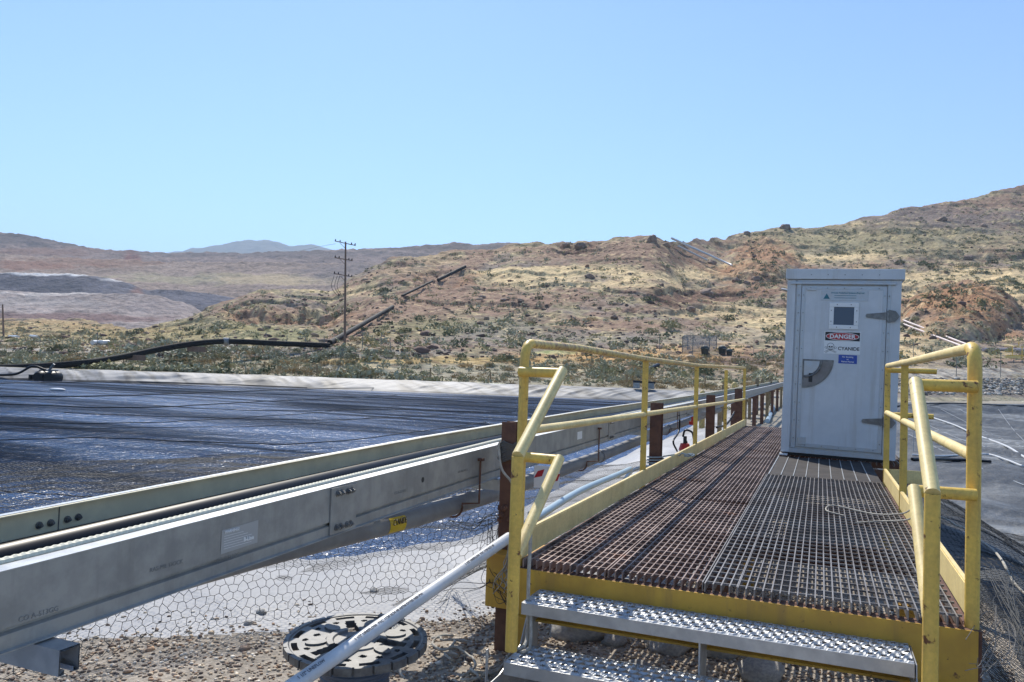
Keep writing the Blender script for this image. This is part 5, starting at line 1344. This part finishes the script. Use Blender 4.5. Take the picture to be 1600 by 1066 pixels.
for kind, m_, spk in (("sagebrush", m_sage, False), ("green_shrub", m_green, False), ("yellow_shrub", m_olive, False), ("grass_tuft", m_straw, True)):
    TEMPL[kind] = []
    for k in range(3):
        V, Fq = leafclump(hash(kind) % 50 * 0 + k * 7 + len(kind), 340 if not spk else 220, .12, .8, spk)
        o_ = npmesh(kind, V, Fq, m_); TEMPL[kind].append(o_.data); bpy.data.objects.remove(o_)
rs = np.random.RandomState(77)
HP, HX, HY, HD = HILL['P'], HILL['X'], HILL['Y'], HILL['D']
spots = []
def pipe_y(px): return float(np.interp(px, [-60, 0, 80, 130, 165, 200, 265], [578, 575, 571, 567, 562, 556, 543]))
# photo shrubs that can be picked out: (px, py of base, radius px, kind)
named = [(895, 505, 9, "green_shrub"), (1012, 470, 10, "green_shrub"), (1138, 500, 9, "green_shrub"), (840, 468, 7, "green_shrub"), (635, 518, 8, "green_shrub"), (655, 500, 8, "green_shrub"), (545, 488, 6, "green_shrub"),
         (600, 455, 8, "green_shrub"), (510, 440, 8, "green_shrub"), (1016, 520, 11, "yellow_shrub"), (1045, 512, 14, "yellow_shrub"), (995, 535, 12, "green_shrub"), (930, 590, 14, "sagebrush"), (1040, 598, 11, "sagebrush"), (1100, 585, 14, "green_shrub"),
         (1190, 592, 17, "sagebrush"), (1195, 560, 14, "sagebrush"), (1160, 575, 10, "sagebrush"), (345, 552, 15, "sagebrush"), (430, 558, 13, "sagebrush"), (440, 565, 12, "sagebrush"), (495, 563, 12, "sagebrush"), (505, 556, 12, "sagebrush"), (545, 560, 14, "sagebrush"),
         (80, 548, 9, "green_shrub"), (98, 545, 9, "green_shrub"), (75, 556, 10, "sagebrush"), (30, 553, 12, "sagebrush"), (60, 559, 8, "yellow_shrub"), (5, 556, 12, "sagebrush"), (110, 545, 12, "sagebrush"), (205, 525, 8, "green_shrub"), (250, 533, 8, "green_shrub"),
         (215, 520, 9, "green_shrub"), (310, 520, 7, "green_shrub"), (345, 510, 9, "sagebrush"), (700, 525, 10, "green_shrub"), (730, 520, 9, "green_shrub"), (780, 565, 12, "yellow_shrub"), (790, 560, 10, "green_shrub"), (720, 558, 8, "green_shrub"),
         (1250, 400, 7, "sagebrush"), (1300, 395, 8, "sagebrush"), (1315, 397, 7, "sagebrush"), (1380, 396, 6, "green_shrub"), (1350, 395, 6, "green_shrub"), (1440, 415, 9, "green_shrub"), (1455, 418, 8, "green_shrub"), (1550, 412, 8, "green_shrub"), (1590, 420, 10, "sagebrush"),
         (1500, 418, 8, "yellow_shrub"), (1520, 417, 9, "sagebrush"), (1405, 412, 7, "green_shrub"), (1570, 440, 10, "sagebrush"), (1540, 445, 9, "sagebrush"), (1480, 450, 9, "sagebrush"), (1560, 455, 10, "sagebrush"), (1595, 450, 10, "green_shrub"), (1415, 475, 8, "green_shrub"), (1430, 500, 7, "yellow_shrub")]
for px, py, rp, kd in named:
    p = at_hill(px, py); D_ = float((p - EYE) @ fwd0); spots.append((p, rp * D_ / F, kd, 1))
def rnd_spot(x0, x1, y0, y1):
    px, py = rs.uniform(x0, x1), rs.uniform(y0, y1); return px, py, at_hill(px, py)
for _ in range(300 - len(named) - 6):
    if rs.rand() < .78:
        px = rs.uniform(150, 1230); ysx = 578 + .035 * (px - 800) + 22; py = ysx - rs.uniform(3, 42) ** 1.0
    else:
        px = rs.uniform(-10, 1600); py = rs.uniform(500, 545) if px < 1230 else rs.uniform(420, 470)
    if px < 265: py = min(py, pipe_y(px) - 4)
    p = at_hill(px, py); D_ = float((p - EYE) @ fwd0)
    kd = rs.choice(["sagebrush", "sagebrush", "sagebrush", "yellow_shrub", "grass_tuft", "sagebrush", "yellow_shrub", "grass_tuft"])
    r_ = rs.uniform(.28, .75) * (1.0 if D_ < 130 else 1.25)
    spots.append((p, r_, kd, 0))
ZL = {"sagebrush": "rounded grey-green sagebrush", "green_shrub": "dark green desert shrub", "yellow_shrub": "yellow-green rabbitbrush", "grass_tuft": "tuft of dry straw-coloured grass"}
for k, (p, r_, kd, nm) in enumerate(spots):
    o_ = bpy.data.objects.new(kd, TEMPL[kd][k % 3]); COL.objects.link(o_)
    o_.location = (p[0], p[1], p[2] - .05); s_ = r_; o_.scale = (s_ * rs.uniform(.9, 1.25), s_ * rs.uniform(.9, 1.25), s_ * rs.uniform(.75, 1.05)); o_.rotation_euler = (0, 0, rs.uniform(0, 6.28))
    D_ = float((p - EYE) @ fwd0); px = 800 + F * float((p - EYE) @ right) / float((p - EYE) @ fwd)
    where = "on the flat behind the pond" if D_ < 125 else ("on the slope right of the cabinet" if px > 1230 else "on the hillside beyond the flat")
    tag(o_, ZL[kd] + " " + where, "grass" if kd == "grass_tuft" else "shrub", ZL[kd] + " plants " + where)
for k, (px, py, r_) in enumerate(((1150, 632, .28), (1160, 626, .35), (1172, 622, .4), (1186, 617, .3), (1140, 640, .22), (1166, 633, .25))):
    p = at_ground(px, py); o_ = bpy.data.objects.new("weed_clump", TEMPL["yellow_shrub"][k % 3]); COL.objects.link(o_)
    o_.location = tuple(p); o_.scale = (r_ * 1.4, r_ * 1.4, r_ * .8); o_.rotation_euler = (0, 0, k)
    tag(o_, "bright yellow-green weeds growing under the far part of the cable tray", "weeds", "weeds under the far cable tray")
for k, (px, py, r_) in enumerate(((1176, 648, .16), (1188, 641, .2), (1197, 633, .22), (1204, 628, .22), (1212, 622, .25), (1220, 616, .3), (1183, 655, .12), (1170, 655, .12), (1192, 650, .1), (1178, 660, .1))):
    p = at_ground(px, py); o_ = bpy.data.objects.new("cobble", CB[k % 4]); COL.objects.link(o_)
    o_.location = (p[0], p[1], p[2] + r_ * .2); o_.scale = (r_ * 1.3, r_, r_ * .6); o_.rotation_euler = (0, 0, k * .9)
    tag(o_, "pale cobble on the bank between the far end of the deck and the cable tray", "stone", "cobbles on the bank beyond the deck")
# the countless rest
def stuff_tufts(name, n, kinds, m, label, yfun, rrange, seed, nleaf=26, size=.3, spiky=False):
    rs_ = np.random.RandomState(seed); Vs = []; Fs = []; off = 0
    T = [leafclump(900 + k, nleaf, size, .8, spiky) for k in range(5)]
    cnt = 0
    while cnt < n:
        px, py = yfun(rs_)
        p = at_hill(px, py)
        if not np.isfinite(p).all(): continue
        den = float(vnoise(np.array(p[0] / 9), np.array(p[1] / 9), 801 + seed))
        if den < rs_.uniform(.15, .75): continue
        V, Fq = T[cnt % 5]; a = rs_.uniform(0, 6.28); r_ = rs_.uniform(*rrange) * (.6 + .8 * den)
        R_ = np.array([[math.cos(a), -math.sin(a), 0], [math.sin(a), math.cos(a), 0], [0, 0, rs_.uniform(.7, 1.1)]])
        Vs.append((V @ R_.T) * r_ + p - np.array([0, 0, .04])); Fs.append(Fq + off); off += len(V); cnt += 1
    o_ = npmesh(name, np.concatenate(Vs), np.concatenate(Fs), m); o_["kind"] = "stuff"; o_["label"] = label; o_["category"] = "scrub"; return o_
def crest_y(px): return float(np.interp(px, [t[0] for t in CREST], [t[1] for t in CREST]))
def anywhere(rs_):
    px = rs_.uniform(-20, 1620); t = rs_.uniform(0, 1); yc = crest_y(px); ye = 600 if px < 1250 else 575; return px, yc + 2 + (ye - yc) * t
def flat_zone(rs_):
    px = rs_.uniform(-20, 1230)
    top_ = 578 + .035 * (px - 800) + 21; lo_ = top_ if px > 265 else pipe_y(px) - 5
    return px, min(top_ - rs_.uniform(0, 50), lo_)
def right_zone(rs_):
    px = rs_.uniform(1150, 1620); yc = crest_y(px); return px, rs_.uniform(yc + 1, 480)
stuff_tufts("sagebrush_scrub", 1500, None, m_sage, "grey-green sagebrush scrub thinly covering the hillsides", anywhere, (.35, .95), 1)
stuff_tufts("green_scrub", 380, None, m_green, "small dark green desert plants scattered over the hillsides", anywhere, (.3, .8), 2)
stuff_tufts("yellow_scrub", 1000, None, m_olive, "yellow-green low growth scattered over the hillsides", anywhere, (.3, .8), 3)
stuff_tufts("scrub_on_flat", 380, None, m_sage, "low grey-green scrub on the flat ground behind the pond", flat_zone, (.18, .5), 4, 40, .22)
stuff_tufts("dry_grass", 2200, None, m_straw, "dry straw-coloured grass on the flat and lower slopes", flat_zone, (.15, .42), 5, 22, .28, True)
stuff_tufts("upper_slope_scrub", 900, None, m_green, "dark small bushes dotted over the right-hand slope", right_zone, (.35, .9), 6)
# loose rock on the slopes
rs = np.random.RandomState(99); P_ = []; R_ = []
for _ in range(3600):
    px, py = anywhere(rs); p = at_hill(px, py); 
    if py > 560: continue
    P_.append(p); R_.append(rs.uniform(.15, .5) * (1 if rs.rand() < .9 else 2.2))
P_ = np.array(P_); R_ = np.array(R_)
o = scatter_mesh("hillside_rubble", P_, R_, palette(len(P_), [srgb(120, 92, 78), srgb(105, 82, 72), srgb(150, 128, 108), srgb(90, 74, 66), srgb(185, 160, 128)], rs), m_pebble, .7, 19)
o["label"] = "brown rock rubble strewn over the hillsides"; o["category"] = "rubble"; o["kind"] = "stuff"
RB = []
for k in range(4):
    v, f = rockmesh(60 + k, 3, .45); o_ = npmesh("boulder", v, f, m_rock, None, False); RB.append(o_.data); bpy.data.objects.remove(o_)
for k, (px, py, rp, lab) in enumerate([(1018, 377, 8, "upright brown boulder on the highest point of the central hill"), (908, 388, 11, "broad brown rock outcrop on the skyline left of the highest boulder"), (884, 384, 6, "small rock on the skyline left of the broad outcrop"),
        (1102, 460, 11, "large dark overhanging boulder halfway up the central slope"), (1078, 485, 8, "reddish boulder below the large overhanging one"), (1180, 438, 8, "dark boulder on the rocky ledge left of the cabinet"), (1150, 440, 7, "pale-topped boulder on the rocky ledge"), (1165, 444, 6, "angular boulder between two others on the rocky ledge"),
        (752, 466, 6, "dark round rock on the slope right of the pipeline"), (785, 470, 5, "small dark rock right of the pipeline"), (1112, 412, 7, "brown rock beside the lower white pipe"), (920, 434, 8, "brown outcrop in the dry grass band"), (1040, 385, 7, "brown crumbling rock next to the top of the white pipes"),
        (1472, 345, 8, "pale boulder high on the right-hand slope"), (1535, 355, 7, "dark boulder high on the right-hand slope near the photo's edge"), (1512, 405, 8, "pale rounded boulder below the upper right slope"), (1165, 366, 6, "low brown mound on the skyline above the cabinet's left"), (1225, 357, 8, "brown knob on the skyline above the cabinet"),
        (958, 497, 6, "small dark rock low on the central slope"), (900, 545, 6, "pale rock at the foot of the central slope")]):
    p = at_hill(px, py); D_ = float((p - EYE) @ fwd0); r_ = rp * D_ / F
    o_ = bpy.data.objects.new("boulder", RB[k % 4]); COL.objects.link(o_); o_.location = (p[0], p[1], p[2] + r_ * .15); o_.scale = (r_, r_ * .9, r_ * (1.1 if k == 0 else .65)); o_.rotation_euler = (0, .2, k * 1.1)
    tag(o_, lab, "boulder")
# skyline mesas behind
# ---- utility pole
def utility_pole(base, top, arms, label):
    t = thing("utility_pole", base, label, "utility pole")
    MB().tube([base - (0, 0, .3), top], [.17, .11], 12).build("pole", m_wood, t, True)
    for (zf, w_, tilt_) in arms:
        c = base + (top - base) * zf; a = c - right0 * w_[0] + np.array([0, 0, -tilt_ * w_[0]]) * -1; b_ = c + right0 * w_[1] + np.array([0, 0, -tilt_ * w_[1]])
        arm = MB().tube([a, b_], .06, 6).build("crossarm", m_wood, t)
        ins = MB()
        for q in (.03, .25, .8, .97):
            e = a + (b_ - a) * q; ins.tube([e, e + (0, 0, .12), e + (0, 0, .22), e + (0, 0, .3)], [.04, .09, .07, .03], 8)
        ins.build("insulator", m_blk, arm)
        MB().tube([c - right0 * w_[0] * .5, c - (0, 0, .7)], .03, 5).build("brace", m_wood, arm)
    return t
ub = at_hill(538, 541); uD = float((ub - EYE) @ fwd0); ut_ = atD(540, 378, uD)
sc_ = uD / F
utility_pole(ub, ut_, [(.985, (17 * sc_, 16 * sc_), .18), (.83, (17 * sc_, 11 * sc_), .15), (.675, (18 * sc_, 11 * sc_), .15)], "tall brown wooden utility pole with three crossarms at the foot of the hill")
top_w = atD(524, 381, uD); le = atD(430, 386, uD * 3.2)
tag(MB().tube(smooth_path([top_w, (top_w + le) / 2 - (0, 0, 1.5), le]), .022, 5).build("power_line", m_blk), "thin power line leaving the top crossarm towards the left", "power line")
drop = MB()
for dx_ in (-18, -13, -9): drop.tube(smooth_path([atD(540 + dx_, 431, uD), atD(538 + dx_ - 2, 448, uD), atD(541 + dx_ * .8, 462, uD)]), .03, 5)
tag(drop.build("hanging_cable", m_blk), "loose black cables hanging from the lowest crossarm of the utility pole", "cable")
ub2 = at_hill(4, 526); uD2 = float((ub2 - EYE) @ fwd0)
t_ = thing("utility_pole", ub2, "plain dark pole standing alone at the left edge of the photo", "utility pole")
MB().tube([ub2, atD(4, 476, uD2)], [.25, .18], 8).build("pole", m_wood, t_)
# ---- pipelines
def pl_pt(px, py, D=None, lift=.35):
    p = at_hill(px, py) if D is None else atD(px, py, D); return p + np.array([0, 0, lift if D is None else 0])
Dp_ = lambda px: float(np.interp(px, [-60, 130, 260, 345, 430, 515], [78.5, 84.2, 93, 97, 99.5, 102]))
PP = [(-60, 578), (0, 575), (40, 573.5), (80, 571.5), (130, 567), (165, 562), (200, 556), (250, 545.5), (300, 537.5), (330, 534.5), (353, 533.5), (390, 534.5), (430, 536.5), (480, 538.5), (515, 540)]
PPw = smooth_path([atD(x, y, Dp_(x)) for x, y in PP], 6)
m_blackp = mat('dull_black_pipe', (0.012, 0.012, 0.013), 0.75, spec=0.2)
pll = thing("pipeline", PPw[20], "thick black pipeline rising across the flat from the pond to the hill foot", "pipeline")
MB().tube(PPw, .36, 14).build("pipe_run", m_blackp, pll, True)
cpt = atD(354, 533.5, Dp_(354)); MB().tube([cpt - right0 * .35, cpt + right0 * .35], .47, 14).build("flange_joint", m_gpipe, pll, True)
for px, py in ((212, 556), (307, 543)):
    c = atD(px, py, Dp_(px)); MB().bb(c[0] - .9, c[0] + .9, c[1] - .6, c[1] + .6, c[2] - .55, c[2] + .1).build("timber_block", m_wood, pll)
def slope_pipe(a, b_, r_, m_, label, n=10, name="pipeline", lift=0.0):
    P_ = [at_hill(a[0] + (b_[0] - a[0]) * t, a[1] + (b_[1] - a[1]) * t) for t in np.linspace(0, 1, n)]
    A, B = P_[0], P_[-1]; up_ = max(0, max(p[2] - (A + (B - A) * i / (n - 1))[2] for i, p in enumerate(P_)))
    off = np.array([0, 0, r_ * .9 + min(up_, 1.6) + lift])
    Q = [.35 * p + .65 * (A + (B - A) * i / (n - 1)) + off for i, p in enumerate(P_)]
    return tag(MB().tube(Q, r_, 12).build(name, m_, None, True), label, "pipeline")
slope_pipe((515, 540), (612, 482), .40, m_blackp, "lowest exposed section of black pipeline climbing the brown slope")
slope_pipe((627, 471), (675, 447), .30, m_blackp, "middle exposed section of black pipeline on the brown slope", lift=1.1)
slope_pipe((683, 442), (726, 421), .52, m_blackp, "uppermost exposed section of black pipeline near the eroded cut")
slope_pipe((1047, 380), (1142, 423), .42, m_pvc, "upper long white pipe running down the saddle between the hills", name="white_pipeline")
slope_pipe((1058, 389), (1103, 411), .36, m_pvc, "shorter lower white pipe beside the long one on the saddle", name="white_pipeline")
m_pink = mat("sun_bleached_pink_pipe", (0.50, 0.40, 0.38), .5)
slope_pipe((1411, 503), (1520, 545), .22, m_pink, "upper of two pinkish pipes descending to the dirt road at the right", name="pink_pipeline")
slope_pipe((1411, 509), (1505, 545), .22, m_pink, "lower of two pinkish pipes descending to the dirt road at the right", name="pink_pipeline")
slope_pipe((1535, 549), (1640, 550), .30, m_pink, "level pinkish pipe along the hill foot behind the yellow railing", name="pink_pipeline")
slope_pipe((1221, 453), (1232, 455), .30, m_pvc, "short end of white pipe showing at the cabinet's left edge", name="white_pipeline")
slope_pipe((143, 539), (168, 539), .4, m_pvc, "short fat white pipe lying on the flat near the left", 4, name="white_pipe")
for px, w_ in ((20, 7), (52, 5)): slope_pipe((px - w_, 528), (px + w_, 529), .35, m_pvc, "small white pipe far off on the flat, " + ("left" if px < 40 else "right") + "hand one of two", 3, name="white_pipe")
slope_pipe((1012, 580), (1028, 573), .26, m_black, "stub of black pipe sticking up from the scrub behind the handrail", 4, name="pipe_stub")
# black plank on two blocks at the rim of the pond
q = atD(1006, 603, 80); 
bn_ = thing("plank_bench", q, "black plank resting on two pale blocks at the pond rim", "bench")
MB().tube([q - right0 * 1.15 + (0, 0, .42), q + right0 * 1.15 + (0, 0, .36)], .13, 6).build("plank", m_blk, bn_)
for s_ in (-1, 1): MB().box(q + right0 * .75 * s_ + np.array([0, 0, -.0]), (.6, .5, .6)).build("block", m_cobble, bn_)
# ---- fence posts
for px, py, h_ in [(193, 568, 14), (263, 572, 16), (334, 574, 13), (412, 579, 14), (495, 584, 15), (580, 588, 12), (670, 593, 18), (765, 596, 15), (979, 603, 18), (1100, 606, 16), (870, 599, 12)]:
    p = at_hill(px, min(py, 578 + .035 * (px - 800) + 20.5)); D_ = float((p - EYE) @ fwd0); h = h_ * D_ / F
    tag(MB().tube([p - (0, 0, .2), p + (rng.uniform(-.05, .05), 0, h)], .085, 8).build("fence_post", m_postwood), "short weathered wooden post in the row along the far pond rim", "post", "wooden posts along the far pond rim")
for px, py, h_ in [(415, 540, 20), (447, 542, 18), (476, 543, 18), (506, 543, 18), (565, 541, 22), (595, 541, 22), (609, 551, 16), (988, 548, 22), (1029, 548, 24), (150, 545, 26), (1176, 556, 26), (1426, 560, 28), (1493, 588, 28), (1562, 590, 38), (112, 545, 20)]:
    p = at_hill(px, py); D_ = float((p - EYE) @ fwd0); h = h_ * D_ / F
    tag(MB().bb(p[0] - .035, p[0] + .035, p[1] - .035, p[1] + .035, p[2] - .2, p[2] + h).build("wire_fence_post", m_steel), "thin grey steel post of the wire fence " + ("beside the dirt road at the right" if px > 1300 else "at the foot of the hill"), "post", "thin fence posts " + ("by the road" if px > 1300 else "at the hill foot"))
# ---- chain link enclosure and bins
m_mesh = bpy.data.materials.new("chain_link_mesh"); m_mesh.use_nodes = True
m_mesh.node_tree.nodes["Principled BSDF"].inputs["Base Color"].default_value = (.30, .31, .33, 1); m_mesh.node_tree.nodes["Principled BSDF"].inputs["Alpha"].default_value = .22
ce = thing("chain_link_cage", at_hill(1092, 551), "open grey chain-link enclosure standing on the flat below the hill", "enclosure")
cD = float((at_hill(1092, 551) - EYE) @ fwd0)
corners = [(1066, 551, 26, 0), (1082, 554, 28, -3), (1108, 552, 24, 1), (1119, 549, 24, 5), (1074, 550, 26, 3)]
cpnt = []
for px, py, h_, dd in corners:
    b0 = atD(px, py, cD + dd); b1 = atD(px + 1, py - h_, cD + dd); cpnt.append((b0, b1))
    MB().tube([b0 - (0, 0, .5), b1], .07, 6).build("cage_post", m_steel, ce)
for a, b_ in ((0, 1), (1, 2), (2, 3), (0, 4), (4, 3)):
    MB().tube([cpnt[a][1], cpnt[b_][1]], .035, 5).build("top_wire", m_steel, ce)
    q0, q1 = cpnt[a], cpnt[b_]
    dd_ = np.array([0, 0.02, 0])
    MB().add([q0[0], q1[0], q1[1], q0[1], q0[0] + dd_, q1[0] + dd_, q1[1] + dd_, q0[1] + dd_], [(0, 1, 2, 3), (7, 6, 5, 4)]).build("mesh_panel", m_mesh, ce)
def bin_(px, py, hpx, label):
    p = at_hill(px, py); D_ = float((p - EYE) @ fwd0); s_ = hpx * D_ / F
    t = thing("waste_bin", p, label, "bin")
    MB().tube([p, p + (0, 0, s_ * .55), p + (0, 0, s_ * .62)], [s_ * .36, s_ * .43, s_ * .45], 14).build("bin_body", m_bin, t, True)
    MB().tube([p + (0, 0, s_ * .62), p + (0, 0, s_ * .68), p + (0, 0, s_ * .9), p + (0, 0, s_)], [s_ * .5, s_ * .5, s_ * .36, s_ * .12], 14).build("lid", m_bin, t, True)
    MB().box(p + np.array([0, 0, s_ * .66]) - fwd0 * s_ * .5, (s_ * .5, .05, s_ * .07)).build("rim_label", m_steel, t)
bin_(1101, 554, 14, "dark green domed bin standing alone in front of the chain-link enclosure")
bin_(1128, 554, 14, "left of the two dark domed bins that stand together")
bin_(1138, 556, 11, "smaller right-hand one of the two dark domed bins that stand together")
# ---- pump floats on the pond
pc = atz(75, 594.5, -1.05); pD = float((pc - EYE) @ fwd0); s_ = pD / F
pump = thing("floating_pump", pc, "pump on twin black floats at the far left shore of the pond", "pump")
for dx_ in (-9, 8):
    c = pc + right0 * dx_ * s_; MB().tube([c - fwd0 * .8 + (0, 0, .3), c - fwd0 * .5 + (0, 0, .3), c + fwd0 * .6 + (0, 0, .3)], [.45, .62, .62], 14).build("float", m_black, pump, True)
MB().tube([pc - right0 * .9 + (0, 0, .95), pc + right0 * .9 + (0, 0, .95)], .08, 6).tube([pc + (0, 0, .9), pc + right0 * .5 + (0, 0, 1.6)], .12, 8).build("frame", m_steel, pump)
MB().tube(smooth_path([pc - right0 * .3 + (0, 0, 1.0), pc - right0 * 1.6 + (0, 0, 1.3), pc - right0 * 3.2 + (0, 0, .5), pc - right0 * 6 + (0, 0, .3)]), .12, 8).build("suction_hose", m_black, pump, True)
c = pc - right0 * 27 * s_; tag(MB().tube([c, c + (0, 0, .5)], .2, 8).build("buoy", m_black), "small dark buoy left of the floating pump", "buoy")
c = atz(90, 609, -1.02); tag(MB().add(*(lambda v, f: (v * np.array([.75, .3, .12]) + c, f.tolist()))(*ico(3))).build("foam_float", m_white, None, True), "small white float on the pond at the left", "float")
# ---- yellow railing on the far right
yr = at_hill(1585, 572); yD = float((yr - EYE) @ fwd0)
yt = thing("yellow_railing", yr, "far small yellow pipe railing by the dirt road at the right edge", "railing")
def yy_(px, py, dd=0): return atD(px, py, yD + dd)
MB().tube([yy_(1570, 541), yy_(1582, 541), yy_(1582, 560)], .07, 6).tube([yy_(1570, 549), yy_(1582, 549)], .06, 6).build("rail_section", m_yellow, yt)
MB().tube([yy_(1586, 541), yy_(1592, 541), yy_(1592, 534)], .07, 6).tube([yy_(1597, 541), yy_(1597, 562)], .07, 6).tube([yy_(1572, 556), yy_(1640, 556)], .10, 6).build("rail_section", m_yellow, yt)
MB().tube([yy_(1570, 558.5), yy_(1594, 558.5)], .16, 6).build("walkway_edge", m_yellow_pale, yt)
MB().tube([yy_(1584, 562), yy_(1584, 568)], .06, 6).tube([yy_(1597, 562), yy_(1597, 568)], .06, 6).tube([yy_(1575, 566), yy_(1640, 566)], .1, 6).build("undercarriage", m_steel, yt)

# ---- every separate piece of these parts becomes a part of its own
def split_loose(o):
    me = o.data; n = len(me.vertices); par = list(range(n))
    def find(a):
        while par[a] != a: par[a] = par[par[a]]; a = par[a]
        return a
    for e in me.edges:
        a, b_ = find(e.vertices[0]), find(e.vertices[1])
        if a != b_: par[a] = b_
    groups = {}
    for f in me.polygons: groups.setdefault(find(f.vertices[0]), []).append(tuple(f.vertices))
    if len(groups) < 2: return
    co = [v.co[:] for v in me.vertices]; first = True
    for fs in groups.values():
        used = sorted({i for f in fs for i in f}); mp_ = {u: k for k, u in enumerate(used)}
        m2 = bpy.data.meshes.new(o.name.split('.')[0]); m2.from_pydata([co[u] for u in used], [], [[mp_[i] for i in f] for f in fs]); m2.update()
        m2.materials.append(me.materials[0])
        if first: o.data = m2; first = False
        else:
            q = o.copy(); q.data = m2; COL.objects.link(q)
for o_ in list(COL.objects):
    if o_.type == 'MESH' and o_.name.split('.')[0] in ("stringer", "raised_pad", "deck_leg", "frame_screw", "skid", "bolt", "insulator", "rivet", "panel_strip"):
        split_loose(o_)

# ================================================================== the air
hz = MB().bb(-12000, 9000, -9000, 11000, -45, 900)
m_haze = bpy.data.materials.new("pale_haze"); m_haze.use_nodes = True
nt = m_haze.node_tree; nt.nodes.remove(nt.nodes["Principled BSDF"])
pv = nt.nodes.new("ShaderNodeVolumePrincipled"); pv.inputs["Color"].default_value = (0.62, 0.80, 1.0, 1); pv.inputs["Density"].default_value = 0.00017; pv.inputs["Anisotropy"].default_value = 0.1
nt.links.new(pv.outputs[0], nt.nodes["Material Output"].inputs["Volume"])
ho = hz.build("haze", m_haze); ho["kind"] = "stuff"; ho["label"] = "thin blue haze over the distant hills"; ho["category"] = "haze"
